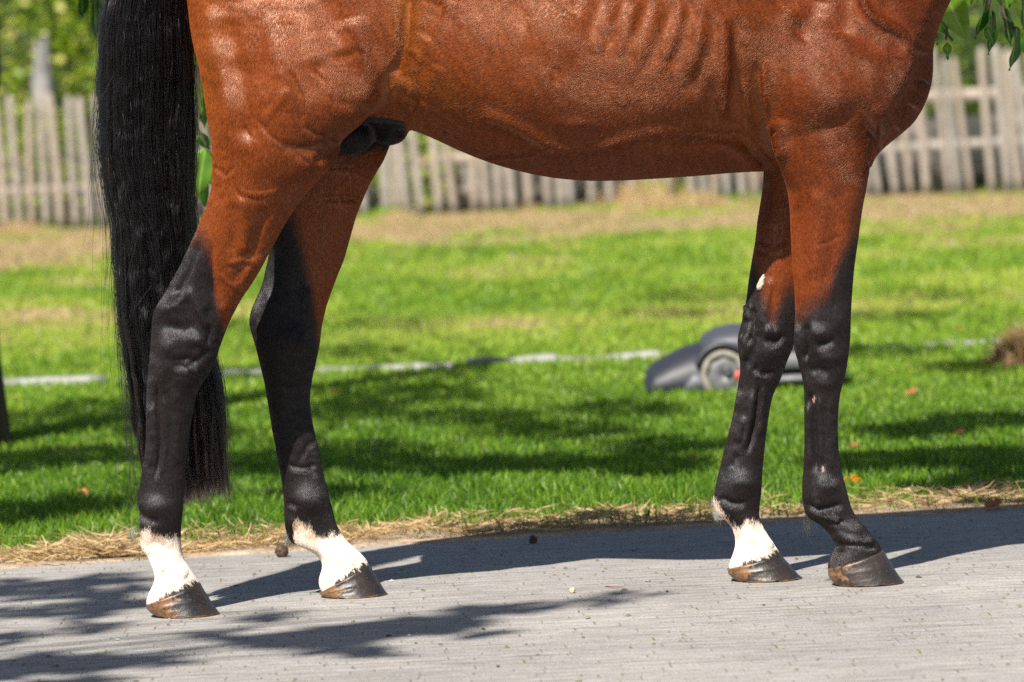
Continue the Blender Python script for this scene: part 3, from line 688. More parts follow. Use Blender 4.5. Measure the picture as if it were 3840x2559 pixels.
# fold along the lower barrel, hanging skin under it
stroke([(1790,428),(1850,440),(1945,476),(2031,534),(2089,560),(2170,562),(2261,554),(2376,517),(2450,500),(2519,490),(2620,488),(2720,496),(2770,490)], 26, .007, taper=.08)
stroke([(1800,450),(1860,462),(1940,500),(2015,552),(2089,580),(2170,582),(2261,574),(2376,540),(2450,522),(2519,512),(2620,508),(2720,514),(2775,506)], 15, -.013, taper=.08)
stroke([(1800,600),(1900,594),(1974,588),(2040,572),(2089,565)], 8, .006); stroke([(2500,560),(2600,530),(2700,520),(2760,540),(2830,600)], 16, .007)
stroke([(2480,530),(2560,515),(2640,512)],9,-.004); blob(2150,462,70,22,.0045)
for i in range(5): stroke([(2260 + i * 14, 330 + i * 14), (2290 + i * 10, 334 + i * 14), (2320 + i * 8, 332 + i * 14)], 5, .0016)
# --- flank
stroke([(1692,-10),(1668,78),(1645,110),(1612,170),(1590,215)], 20, .003); stroke([(1650,0),(1630,80),(1590,150)], 34, -.004)
stroke([(1535,180),(1560,205),(1590,235)], 14, .002); stroke([(1545,175),(1500,240),(1475,290)], 14, .002)
stroke([(1462,320),(1500,308),(1540,322),(1556,350)], 18, .006); stroke([(1470,352),(1520,366),(1570,400)], 18, -.006)
stroke([(1530,-20),(1528,100),(1512,220),(1478,285)], 20, -.010, taper=.1); stroke([(1560,370),(1640,430),(1740,490)], 10, .004); stroke([(1600,370),(1620,300),(1650,240)], 30, .003)
for i in range(6): stroke([(1540 + i * 16, 250), (1556 + i * 15, 300 + i * 3), (1560 + i * 18, 352 + i * 4)], 5, .0013)
for i, (a, b, c, d) in enumerate([(1610,470,1720,520),(1660,500,1800,560),(1700,530,1880,600),(1880,628,2000,645),(2100,650,2250,640)]): stroke([(a,b),((a+c)/2,(b+d)/2-4),(c,d)], 6, .003 * (1 if i % 2 else -1), MID)
blob(960,250,60,170,-.004); blob(1075,200,80,200,.009); blob(1330,120,60,120,.005); blob(2100,120,170,130,.006); blob(2330,60,60,90,.003); blob(1950,60,50,70,-.004)
blob(1800,250,110,120,.005); blob(2020,330,130,90,.004); blob(2350,330,150,90,-.004); blob(2520,400,110,60,.003); blob(3000,70,90,50,.005); blob(3100,380,120,60,.004)
nz3 = fbm2(PX / 150 + 4, PY / 130, 13, 3) - .5; DISP += nz3 * .006 * wn_ * (1 - sstep(700, 1000, PY))
# --- small unevenness of muscle and skin everywhere
nz = fbm2(PX / 70, PY / 90, 3, 3) - .5; nz2 = fbm2(PX / 22, PY / 30, 8, 2) - .5
leg_m = sstep(1000, 1300, PY)
DISP *= 1 + .25 * leg_m
nz4 = fbm2(PX / 42 + 9, PY / 60, 23, 3) - .5; DISP += nz4 * .005 * leg_m * wn_ * sstep(1900, 1600, PY)
E_ = np.vstack([F[:, [0, 1]], F[:, [1, 2]], F[:, [2, 3]], F[:, [3, 0]]]); deg = np.bincount(E_[:, 0], minlength=len(V)) + np.bincount(E_[:, 1], minlength=len(V))
for _ in range(1):
    sm = np.bincount(E_[:, 0], DISP[E_[:, 1]], len(V)) + np.bincount(E_[:, 1], DISP[E_[:, 0]], len(V)); DISP = .4 * DISP + .6 * sm / np.maximum(deg, 1)
DISP += (nz * .0016 + nz2 * .0006) * wn_
V = V + NRM * DISP[:, None]

# --- coat pattern, with some shade painted into it
def yline(pts): return interp(PX, pts)
near = V[:, 1] < 0.125
blk = np.zeros(len(V))
hind = (PX < 1600); fore = PX > 2600
def setmax(m, v): blk[m] = np.maximum(blk[m], v[m])
yl = yline([(560,800),(745,870),(775,905),(800,985),(800,1075),(825,1170),(845,1260),(900,1330)]); setmax(hind & near & (PY > 780), np.clip((PY - yl) / 190 + .5, 0, 1))
yl = yline([(960,640),(1060,700),(1120,880),(1175,1130),(1205,1330),(1240,1420)]); setmax(hind & ~near & (PY > 560), np.clip((PY - yl) / 260 + .5, 0, 1))  # far hind: black leg, carried higher to paint in the inner leg's shade
yl = yline([(2960,1180),(3060,1135),(3110,1090),(3150,960),(3190,900),(3260,880)]); setmax(fore & near & (PY > 640), np.clip((PY - yl) / 150 + .5, 0, 1))
yl = yline([(2780,960),(2830,985),(2860,1110),(2905,1190),(2940,1090),(2990,1060)]); setmax(fore & ~near & (PY > 640), np.clip((PY - yl) / 170 + .5, 0, 1))
# sheath
sh = np.exp(-(((PX - 1445) / 80) ** 2 + ((PY - 462) / 90) ** 2) ** 2) + np.exp(-(((PX - 1330) / 75) ** 2 + ((PY - 520) / 60) ** 2) ** 2)
blk = np.maximum(blk, np.clip(sh * 1.6, 0, 1) * (V[:, 1] > 0.02) * (PX > 1240) * (PY > 370))
wht_d = np.zeros(len(V)); wht = np.zeros(len(V)); rim = np.zeros(len(V))
for i, pts in ((0, [(480,1955),(521,1976),(576,1989),(604,2011),(690,2014)]), (1, [(1060,2100),(1098,2060),(1106,1962),(1118,1959),(1162,1980),(1184,2009),(1283,2006),(1320,2020)]), (3, [(2660,1850),(2679,1860),(2704,1906),(2740,1957),(2770,1975),(2791,1967),(2806,1948),(2860,1972)])):
    m = (hind if i < 2 else fore) & (near if i == 0 else ~near) & (PY > 1800)
    f_ = np.clip((PY - yline(pts)) / 80 + .5, 0, 1); wht[m] = f_[m]; wht_d[m] = (PY - yline(pts))[m]
    h = HOOF[i]; d = (V[:, 0] - h['ch'][0]) * h['n'][0] + (V[:, 2] - h['ch'][1]) * h['n'][1]
    t = (V[:, 0] - h['ch'][0]) / (h['ct'][0] - h['ch'][0])
    r_ = np.clip(1.0 - d / 0.016, 0, 1) * sstep(.12, .42, t); rim[m] = r_[m]
blk[wht > .6] *= .2
pink = np.zeros(len(V))
for (x, y, rx, ry, rot) in [(3050,1497,5,13,-.4),(3089,1756,4,18,-.25),(3000,1370,5,16,-.3)]:
    c, s = math.cos(rot), math.sin(rot); dx = PX - x; dy = PY - y; u = (dx * c - dy * s) / rx; v = (dx * s + dy * c) / ry
    pink = np.maximum(pink, np.exp(-(u * u + v * v) ** 2) * near * (.9 if y > 1400 else .4))
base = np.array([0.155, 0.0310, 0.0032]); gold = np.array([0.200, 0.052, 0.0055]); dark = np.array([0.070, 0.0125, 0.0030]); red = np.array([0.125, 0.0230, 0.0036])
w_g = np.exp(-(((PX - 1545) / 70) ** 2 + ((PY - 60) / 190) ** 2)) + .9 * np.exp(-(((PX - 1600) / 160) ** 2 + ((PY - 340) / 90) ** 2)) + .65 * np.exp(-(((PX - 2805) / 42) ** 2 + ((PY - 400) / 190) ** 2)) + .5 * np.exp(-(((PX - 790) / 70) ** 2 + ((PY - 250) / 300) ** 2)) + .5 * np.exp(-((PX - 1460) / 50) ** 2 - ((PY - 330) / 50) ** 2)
w_d = .7 * np.exp(-(((PX - 1200) / 160) ** 2 + ((PY - 540) / 90) ** 2)) + .5 * sstep(520, 620, PY) * (PX > 1650) * (PX < 2900) + .6 * np.exp(-(((PX - 2200) / 240) ** 2 + ((PY - 420) / 120) ** 2)) * .6 + .6 * np.exp(-(((PX - 3400) / 120) ** 2 + ((PY - 350) / 200) ** 2))  # belly underside, lower thigh and breast: their shade painted into the coat colour
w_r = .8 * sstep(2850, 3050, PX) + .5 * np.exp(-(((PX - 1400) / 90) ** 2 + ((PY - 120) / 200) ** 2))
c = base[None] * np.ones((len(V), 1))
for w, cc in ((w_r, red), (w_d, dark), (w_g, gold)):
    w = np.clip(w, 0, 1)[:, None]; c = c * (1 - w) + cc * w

horse = empty("horse", (0, YC, 0))
tag(horse, "bay horse with black legs, three white feet, standing on the paving", "horse")
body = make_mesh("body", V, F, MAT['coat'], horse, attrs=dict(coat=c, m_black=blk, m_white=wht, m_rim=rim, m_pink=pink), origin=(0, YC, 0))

# --- hooves
for i, h in enumerate(HOOF):
    n = 72; rows = 22
    th = np.linspace(0, 2 * np.pi, n, endpoint=False); cs, sn = np.cos(th), np.sin(th)
    cc = np.sign(cs) * np.where(cs > 0, np.abs(cs) ** 1.0, np.abs(cs) ** 0.62)
    Vh = []; hh = []; he = []
    for r in range(rows):
        t = r / (rows - 1)
        # lower edge
        bl, br = h['hg'][0], h['tg'][0]; bxm, bL = (bl + br) / 2, (br - bl) / 2
        tl, tr = h['ch'][0] - .001, h['ct'][0] + .003; txm, tL = (tl + tr) / 2, (tr - tl) / 2
        xb = bxm + bL * cc; xt = txm + tL * cc
        zt = h['ch'][1] + (h['ct'][1] - h['ch'][1]) * (xt - tl) / (tr - tl)
        wb = 0.062 * (1 - .10 * np.clip(-cs, 0, 1)); wt = 0.0505
        heelb = .006 * np.sin(t * np.pi) * np.clip(-cs, 0, 1)
        fl = .0025 * (1 - t) ** 3 * np.clip(cs, 0, 1) + .0012 * np.exp(-((t - .93) / .05) ** 2) + .0008 * np.exp(-((t - .6) / .05) ** 2)
        x = xb * (1 - t) + xt * t - heelb + fl * cs; y = (wb * (1 - t) + wt * t + fl) * sn
        z = zt * t
        rag = (fbm2(th * 4 + i * 9, th * 0 + 1.3, 5, 3) - .35) * .007 * np.exp(-t * 16)
        z = z + np.maximum(rag, 0)
        jit = (fbm2(th * 7 + i, np.full(n, t * 9), 6, 3) - .5) * .0018
        x = x + jit * cs; y = y + jit * sn
        ya = y * math.cos(h['yaw']) + (x - bxm) * math.sin(h['yaw']); xa = (x - bxm) * math.cos(h['yaw']) - y * math.sin(h['yaw']) + bxm
        Vh.append(np.stack([xa, ya + h['y'], z], 1)); hh.append(z * 10); he.append(np.clip((h['heel'] * .34 - (x - bl) / (br - bl)) * 2.0 + .5, -.4, 1))
    top = Vh[-1].mean(0); bot = Vh[0].mean(0) + np.array([0, 0, .004])
    # coronet roll inwards
    ringin = Vh[-1] * .86 + top * .14 + np.array([0, 0, .001])
    VV = np.vstack(Vh + [ringin, top[None], bot[None]]); k = rows + 1
    q = [(r * n + j, r * n + (j + 1) % n, (r + 1) * n + (j + 1) % n, (r + 1) * n + j) for r in range(k - 1) for j in range(n)]
    tr_ = [(k * n, (k - 1) * n + j, (k - 1) * n + (j + 1) % n) for j in range(n)] + [(k * n + 1, (j + 1) % n, j) for j in range(n)]
    ha = np.concatenate(hh + [hh[-1], [hh[-1].mean()], [0]]); hea = np.concatenate(he + [he[-1], [0], [0]])
    make_mesh("hoof", VV, [np.array(q), np.array(tr_)], MAT['hoof'], horse, attrs=dict(h=ha, heel=hea), origin=(0, YC, 0))

# --- horny chestnut inside the far fore leg
def snap(px, py, sel):
    d = (PX - px) ** 2 + (PY - py) ** 2 + np.where(sel & (FACE > 0.3), 0, 1e9); j = np.argmin(d); return V[j], NRM[j]
cp, cn = snap(2857, 1063, ~near)
a = np.linspace(0, 2 * np.pi, 28, endpoint=False); Vc = []
ax = np.array([.45, 0, .893]); ax -= cn * (ax @ cn); ax /= np.linalg.norm(ax); bxx = np.cross(cn, ax)
for r, hgt in ((1.0, -.004), (1.0, .002), (.9, .0045), (.6, .006), (.25, .0065)):
    rr = r * (1 + .10 * np.sin(a * 3 + 1) + .05 * np.sin(a * 7))
    Vc.append(cp + (np.cos(a) * rr * .0165)[:, None] * ax + (np.sin(a) * rr * .0062)[:, None] * bxx + cn * hgt)
Vc = np.vstack(Vc + [cp[None] + cn * .0067]); q = [(r * 28 + j, r * 28 + (j + 1) % 28, (r + 1) * 28 + (j + 1) % 28, (r + 1) * 28 + j) for r in range(4) for j in range(28)]
o = make_mesh("chestnut", Vc, [np.array(q), np.array([(4 * 28 + j, 4 * 28 + (j + 1) % 28, 140) for j in range(28)])], MAT['chestnut'], horse, origin=(0, YC, 0))
o["label"] = "pale oval horny chestnut on the inner forearm"

# --- hair built as real strands
def add_hair(name, curves, radii, tips, mat, parent):
    cu = bpy.data.hair_curves.new(name); n = [len(c) for c in curves]; cu.add_curves(n)
    P = np.vstack(curves) - np.array(parent.location)
    cu.attributes['position'].data.foreach_set('vector', P.astype(np.float32).ravel()) if 'position' in cu.attributes else cu.points.foreach_set('position', P.astype(np.float32).ravel())
    at = cu.attributes.get('radius') or cu.attributes.new('radius', 'FLOAT', 'POINT')
    at.data.foreach_set('value', np.concatenate(radii).astype(np.float32))
    at = cu.attributes.new('tip', 'FLOAT', 'POINT'); at.data.foreach_set('value', np.concatenate(tips).astype(np.float32))
    o = bpy.data.objects.new(name, cu); cu.materials.append(mat); link(o, parent); return o
# short hair of the coat, lying along the body
rg = np.random.default_rng(77)
NF_ = 900000
T0 = V[F[:, 0]]; T1 = V[F[:, 1]]; T2 = V[F[:, 2]]; T3 = V[F[:, 3]]
ar = np.linalg.norm(np.cross(T2 - T0, T3 - T1), axis=1) / 2
sel = (FACE[F[:, 0]] > -0.25) & (PX[F[:, 0]] > -40) & (PX[F[:, 0]] < 3900) & (PY[F[:, 0]] > -60) & (V[F[:, 0], 2] > .02)
for h in HOOF:
    d = (V[F[:, 0], 0] - h['ch'][0]) * h['n'][0] + (V[F[:, 0], 2] - h['ch'][1]) * h['n'][1]
    sel &= ~((d < .003) & (np.abs(V[F[:, 0], 0] - h['ch'][0] - .05) < .12) & (np.abs(V[F[:, 0], 1] - h['y']) < .075) & (V[F[:, 0], 2] < .14))
pr = ar * sel * (1 + 1.2 * sstep(900, 1400, PY[F[:, 0]])); pr /= pr.sum()
fi = rg.choice(len(F), NF_, p=pr); a_, b_ = rg.random((2, NF_))[:, :, None]
Pf = (T0[fi] * (1 - a_) + T1[fi] * a_) * (1 - b_) + (T3[fi] * (1 - a_) + T2[fi] * a_) * b_
vi = F[fi, 0]; Nf = np.cross(T2[fi] - T0[fi], T3[fi] - T1[fi]); Nf /= np.linalg.norm(Nf, axis=1)[:, None] + 1e-12; sg_ = np.sign((Nf * NRM[vi]).sum(1)); Nf *= sg_[:, None]
px_, py_ = PX[vi], PY[vi]
lg = sstep(560, 900, py_); th_ = sstep(1500, 1250, px_) * (1 - lg)
D = np.stack([-.85 + .55 * th_ + .83 * lg, 0 * lg, -.45 - .55 * th_ - .55 * lg], 1)
D[:, 0] += .55 * sstep(1990, 2080, py_)
rotn = (fbm2(px_ / 170, py_ / 150, 61, 2) - .5) * .8 * (1 - .6 * lg) + (fbm2(px_ / 26, py_ / 34, 62, 2) - .5) * .3 + rg.normal(0, .05, NF_)
D -= Nf * (D * Nf).sum(1)[:, None]; D /= np.linalg.norm(D, axis=1)[:, None] + 1e-9
Bq = np.cross(Nf, D); D = D * np.cos(rotn)[:, None] + Bq * np.sin(rotn)[:, None]
Lh = (rg.uniform(.0065, .0105, NF_) * (1 - .25 * lg))[:, None]; lift = rg.uniform(.07, .15, NF_)[:, None]
tt = np.linspace(0, 1, 4)
Q = np.stack([Pf - Nf * .0002 + D * Lh * t + Nf * Lh * (lift * t - .04 * t * t) for t in tt], 1)
u1, u2 = rg.random((2, NF_)); kbv = sstep(.12, .85, blk[vi] + (u1 - .5) * .45); kwv = (wht[vi] + (u1 - .5) * .30 + (fbm2(px_ / 14, py_ / 40, 5, 2) - .5) * .7) > .5; krv = (rim[vi] + (fbm2(px_ / 9, py_ / 22, 9, 2) - .5) * 1.3 + (u2 - .5) * .3) > .55
cc_ = c[vi] * (1.10 * (0.55 + .95 * u2 ** 1.3))[:, None] * np.where(u1 > .9, 1.5, 1.0)[:, None]
blackc = np.where((u2 > .62)[:, None], np.array([[.022, .011, .007]]), np.array([[.005, .0045, .005]])) * (1 + 0 * cc_)
cc_ = cc_ * (1 - kbv[:, None]) + blackc * kbv[:, None]
tanw = np.clip(1 - (wht_d[vi] / 60), 0, 1)[:, None] * np.where(px_ < 1400, np.where(px_ > 1000, (px_ < 1195) * 1.0, .55), .35)[:, None] + .25 * (fbm2(px_ / 18, py_ / 30, 66, 2) > .55)[:, None]
tanw = np.clip(tanw, 0, 1)
cc_[kwv] = ((np.array([.72, .64, .57]) * (1 - tanw[kwv]) + np.array([.44, .31, .19]) * tanw[kwv]) * (1 + (u2[kwv] - .5)[:, None] * .35)); cc_[kwv & krv] = np.array([.03, .025, .022])
pkv = pink[vi] > .3; cc_[pkv] = np.array([.5, .3, .26])
cuf = bpy.data.hair_curves.new("coat_hair"); cuf.add_curves([4] * NF_)
Qf = (Q - np.array([0, YC, 0])).reshape(-1, 3).astype(np.float32)
cuf.attributes['position'].data.foreach_set('vector', Qf.ravel())
at = cuf.attributes.get('radius') or cuf.attributes.new('radius', 'FLOAT', 'POINT'); at.data.foreach_set('value', np.tile(np.array([.00019, .00021, .00016, .00006], np.float32), NF_))
def cattr(name, vals):
    vals = np.repeat(vals, 4, axis=0).astype(np.float32)
    if vals.ndim == 1: cuf.attributes.new(name, 'FLOAT', 'POINT').data.foreach_set('value', vals)
    else: cuf.attributes.new(name, 'FLOAT_COLOR', 'POINT').data.foreach_set('color', np.hstack([vals, np.ones((len(vals), 1), np.float32)]).ravel())
cattr('col', cc_); cattr('rgh', .33 + .08 * u1 + .02 * kbv); cattr('spc', .54 - .14 * kbv); cattr('tnt', np.array([[1, .72, .55]]) * (1 - kbv[:, None]) + np.array([[.92, .95, 1.]]) * kbv[:, None])
of = bpy.data.objects.new("coat_hair", cuf); cuf.materials.append(mat_fur()); link(of, horse)
TL = [(560,-520),(500,-330),(440,-160),(409,0),(388,86),(379,230),(376,402),(374,574),(396,720),(424,829),(433,972),(440,1144),(449,1260),(464,1374),(478,1460),(490,1604),(504,1766),(518,1880)]
TR = [(640,-520),(668,-330),(690,-160),(703,0),(716,172),(720,344),(722,517),(724,746),(733,850),(760,1100),(800,1300),(832,1431),(846,1546),(856,1684),(866,1850),(868,1880)]
zz = np.linspace(0.18, 1.42, 300)
def tcur(E):
    A = np.array([G(x, y, 0.14) for x, y in E]); A = A[np.argsort(A[:, 2])]; return np.interp(zz, A[:, 2], A[:, 0])
tl, tr = tcur(TL), tcur(TR); tc, tw = (tl + tr) / 2, (tr - tl) / 2
rg = np.random.default_rng(5)
nl = 300
lock_u = rg.uniform(-1, 1, nl); lock_v = rg.uniform(-1, 1, nl); bad = lock_u ** 2 + lock_v ** 2 > 1
while bad.any():
    lock_u[bad] = rg.uniform(-1, 1, bad.sum()); lock_v[bad] = rg.uniform(-1, 1, bad.sum()); bad = lock_u ** 2 + lock_v ** 2 > 1
bot_px = interp(lock_u, [(-1, 1560), (-.8, 1800), (-.4, 1835), (0, 1850), (.5, 1850), (1, 1840)]) + rg.normal(0, 36, nl) - np.maximum(rg.exponential(70, nl) - 70, 0)
curves, radii, tips = [], [], []
NP = 84
s = np.linspace(0, 1, NP)
for L in range(nl):
    ph = rg.uniform(0, 6.28, 8); amp = rg.uniform(.001, .004); kk = rg.uniform(25, 140, 4); ka = rg.uniform(.0001, .0007, 4) * 40 / kk * 3.0
    ns = rg.integers(26, 40); brown = rg.random() < .12; front = lock_v[L] < -.3
    for k in range(ns):
        du = rg.normal(0, .085); dv = rg.normal(0, .10)
        z1 = float(np.clip(0.968 - (bot_px[L] + rg.normal(0, 9) - rg.exponential(14) - 390) / 1968., .2, 1.1))
        z0 = 1.40 - rg.uniform(0, .03)
        if rg.random() < .08: z1 = rg.uniform(z1, .7)
        z = z0 + (z1 - z0) * s
        c_ = np.interp(z, zz, tc); w_ = np.interp(z, zz, tw)
        cl = 1.15 - 1.04 * s ** 1.5
        u = lock_u[L] * .95 + du * cl; v = lock_v[L] + dv * cl
        ps = rg.normal(0, .35)
        wx = sum(ka[i] * np.sin(z * kk[i] + ph[i] + ps) for i in range(4)); wy = sum(ka[i] * 1.4 * np.sin(z * kk[i] * 1.1 + ph[i + 4] + ps) for i in range(4))
        x = c_ + u * w_ + amp * np.sin(z * 9 + ph[0]) + amp * .5 * np.sin(z * 23 + ph[1]) + wx
        dep = .05 * sstep(1.42, 1.2, z) + .012
        y = .148 + v * dep + amp * np.sin(z * 11 + ph[2]) - .02 * sstep(.9, 1.2, z) + wy
        P = np.stack([x, y, z], 1); P[:, 0] += rg.normal(0, .0012) * s
        kink = rg.random() < .14
        if kink: kq = rg.uniform(70, 200); P[:, 1] += .0011 * 90 / kq * np.sin(z * kq + rg.uniform(0, 6.3)); P[:, 0] += .0007 * 90 / kq * np.sin(z * kq * 1.3 + rg.uniform(0, 6.3))
        curves.append(P); radii.append((.00062 if kink else .00042) * (1 - .5 * s ** 3)); tips.append(np.clip(sstep(.84, 1.0, s) * rg.uniform(.1, .5) * (lock_u[L] > .0) + (.10 if brown else 0) + rg.uniform(0, .06), 0, 1))
NP = 30; s = np.linspace(0, 1, NP)
for k in range(420):                                 # loose hairs
    u0 = rg.choice([-1, 1]) * rg.uniform(.75, 1.02); z0 = rg.uniform(.55, 1.35); ln = rg.uniform(.15, .6)
    z = np.maximum(z0 - ln * s, .2); c_ = np.interp(z, zz, tc); w_ = np.interp(z, zz, tw)
    drift = (-abs(rg.normal(0, .016)) if u0 < 0 else abs(rg.normal(0, .010))) * s ** 1.5
    if u0 < 0 and z0 > 0.95 and rg.random() < .5: drift = drift - .014 * s
    x = c_ + u0 * w_ + drift + .003 * np.sin(z * rg.uniform(10, 30) + rg.uniform(0, 6)); y = .12 + rg.uniform(-.04, .05) + 0 * z
    curves.append(np.stack([x, y, z], 1)); radii.append(.00030 * (1 - .5 * s)); tips.append(s * 0)
for k in range(26):                                  # a few crossing hairs in front
    u0 = rg.uniform(-.8, .8); z0 = rg.uniform(.6, 1.2); ln = rg.uniform(.04, .12); z = z0 - ln * s
    x = np.interp(z, zz, tc) + u0 * np.interp(z, zz, tw) + rg.normal(0, .02) * s; y = .075 - .02 * sstep(.9, 1.2, z) + 0 * z
    curves.append(np.stack([x, y, z], 1)); radii.append(.00032 + 0 * s); tips.append(s * 0 + .6)
tail = add_hair("tail", curves, radii, tips, MAT['hair'], horse)
# feathers behind the fetlocks
cv, rd, tp = [], [], []
def feather(px, py, spread, Y, n, length, d, tipv, jit=.25):
    for k in range(n):
        b = G(px + rg.normal(0, spread), py + rg.normal(0, spread), Y + rg.uniform(-.014, .014)); dd = np.array([d[0] + rg.normal(0, jit), rg.normal(0, .3), d[1] + rg.normal(0, jit)]); dd /= np.linalg.norm(dd)
        l = length * rg.uniform(.4, 1.1); t = np.linspace(0, 1, 8); P = b + dd * l * t[:, None] + np.array([.2, 0, -1]) * (l * .35 * t ** 2)[:, None]
        cv.append(P); rd.append(.00018 * (1 - .6 * t)); tp.append(t * 0 + tipv)
feather(3028, 1935, 8, .05, 90, .030, (-.1, -1), .1); feather(3022, 1880, 8, .05, 40, .016, (-.7, -.7), .1)
feather(500, 2015, 8, 0.0, 50, .012, (-.3, -.9), .3)
feather(1088, 2020, 10, .24, 70, .014, (-.2, -.9), .4)
feather(2680, 1880, 9, .215, 40, .014, (-.5, -.8), .2)
o = add_hair("fetlock_hair", cv, rd, tp, MAT['hair'], horse)
t = NT("white_fetlock_hair"); hb = t.new('ShaderNodeBsdfHairPrincipled'); hb.parametrization = 'COLOR'; hb.inputs['Color'].default_value = (.70, .60, .48, 1); t.link(hb.outputs[0], t.out.inputs['Surface']); MAT['whair'] = t.m
cv, rd, tp = [], [], []
feather(2680, 1880, 7, .215, 110, .012, (.0, -1), 0, .12); feather(2684, 1915, 8, .215, 70, .018, (.15, -1), 0, .15)
feather(498, 1990, 9, 0.0, 60, .012, (-.4, -.8), 0); feather(1080, 2005, 8, .24, 60, .014, (-.4, -.8), 0)
o = add_hair("fetlock_hair", cv, rd, tp, MAT['whair'], horse); o["label"] = "pale hair tufts behind the white fetlocks"
# ------------------------------------------------------------------ ground
EA, EB = ground(0, 2126), ground(3840, 1903)          # where the paving meets the verge
def edge_y(x): return EA[1] + (EB[1] - EA[1]) * (x - EA[0]) / (EB[0] - EA[0])
def strip(name, x0, x1, d0, d1, z, mat, n=160, wav=0.0):
    xs = np.linspace(x0, x1, n); a = edge_y(xs) + d0 + (fbm2(xs * 6, xs * 0 + 3, 4, 4) - .5) * wav; b = edge_y(xs) + d1
    V = np.vstack([np.stack([xs, a, xs * 0 + z], 1), np.stack([xs, b, xs * 0 + z], 1), np.stack([xs, a - .006, xs * 0 + min(z - .003, -.001)], 1)])
    return make_mesh(name, V, np.array([(i, i + 1, n + i + 1, n + i) for i in range(n - 1)] + [(2 * n + i, 2 * n + i + 1, i + 1, i) for i in range(n - 1)]), mat, smooth=False)
o = strip("paving", -30, 30, -30, 0.02, 0.0, MAT['paving']); tag(o, kind='structure')
o = strip("verge", -30, 30, -0.035, 0.6, 0.004, MAT['verge'], 1400, 0.05); tag(o, kind='structure')
o = make_mesh("lawn_soil", [(-60, edge_y(-60) + .3, .010), (60, edge_y(60) + .3, .010), (80, 90, .010), (-80, 90, .010)], np.array([[0, 1, 2, 3]]), MAT['soil'], smooth=False); tag(o, kind='structure')

rg = np.random.default_rng(21)
def blades(X, Y, hgt, wid, tint, lean=0.45, z0=0.008, bend=0.5):
    n = len(X); a = rg.uniform(0, 2 * np.pi, n); d = np.stack([np.cos(a), np.sin(a)], 1); ln = rg.uniform(0, 1, n) * lean
    pa = rg.uniform(0, 2 * np.pi, n); s = np.stack([np.cos(pa), np.sin(pa), 0 * pa], 1) * (wid / 2)[:, None]
    B = np.stack([X, Y, np.full(n, z0)], 1)
    Mi = B + np.stack([d[:, 0] * ln * hgt * .4, d[:, 1] * ln * hgt * .4, hgt * .58], 1)
    Tp = B + np.stack([d[:, 0] * ln * hgt * 1.1, d[:, 1] * ln * hgt * 1.1, hgt * (1 - bend * ln * .5)], 1)
    V = np.stack([B - s, B + s, Mi + s * .85, Mi - s * .85, Tp], 1).reshape(-1, 3)
    i = np.arange(n)[:, None] * 5
    return V, [i + np.array([[0, 1, 2, 3]]), i + np.array([[3, 2, 4]])], np.repeat(tint, 5)
def view_x(Y):          # a little more than half the width seen at depth Y
    return (Y + CAM_D) * 0.108 + 0.55
def scatter(n, y0, y1, power=1.0):
    Y = y0 + (y1 - y0) * rg.uniform(0, 1, n) ** power; X = rg.uniform(-1, 1, n) * view_x(Y)
    return X, Y
def tint_field(X, Y):
    big = fbm2(X * .9 + 3, Y * .45, 31, 4); med = fbm2(X * 3.1, Y * 1.6, 33, 3)
    far = sstep(18.5, 23, Y + (med - .5) * 9 + (big - .5) * 12) * (1 - .7 * sstep(.52, .62, fbm2(X * 1.1 + 2, Y * .5, 47, 3)))
    t = .12 + .14 * sstep(2, 8, Y) + .42 * sstep(.42, .75, big) * sstep(6, 13, Y) + .20 * (med - .5) + rg.normal(0, .13, len(X)) + .03 * sstep(4, 10, Y)
    patch = sstep(.60, .74, fbm2(X * 1.3 + 9, Y * .55 + 4, 41, 3)) * sstep(8, 12, Y)
    t = t + patch * .32
    t = t * (1 - far) + far * (rg.normal(.90, .10, len(X)))
    return np.clip(t, 0.02, 1)
parts = []; tints = []
for (n, y0, y1, h, w) in ((62000, 1.35, 3.0, (.020, .045), .0032), (90000, 3.0, 6.5, (.016, .036), .0042), (90000, 6.5, 13, (.018, .036), .0065), (90000, 13, 29.5, (.025, .05), .011)):
    X, Y = scatter(n, y0, y1, 1.15)
    off = Y - edge_y(X) ; thin = .20 + .16 * (fbm2(X * 3.5 + 2, X * 0 + 7, 51, 3) - .35) * 2 
    green_start = np.interp(X, [-1.3, -.95, -.55, -.2, .3, .7, 1.0, 1.4], [.14, .24, .36, .50, .46, .26, .22, .16])
    keep = (off > green_start * .70 + rg.normal(0, .09, n) + .10 * (fbm2(X * 9, Y * 5, 77, 3) - .5)) | ((off > .04) & (rg.random(n) < .22) & (fbm2(X * 6, Y * 8, 78, 2) > .56))
    X, Y = X[keep], Y[keep]; hh = rg.uniform(*h, len(X)) * (.75 + .5 * fbm2(X * 2, Y * 1.2, 61, 3))
    t = tint_field(X, Y)
    V, F, T = blades(X, Y, hh, np.full(len(X), w) * rg.uniform(.7, 1.3, len(X)), t, .8); parts.append((V, F)); tints.append(T)
V, F = merge(parts); o = make_mesh("lawn_grass", V, F, MAT['grass'], smooth=False, attrs=dict(tint=np.concatenate(tints)))
tag(o, "mown green lawn with dry tan patches behind the horse", kind='stuff')
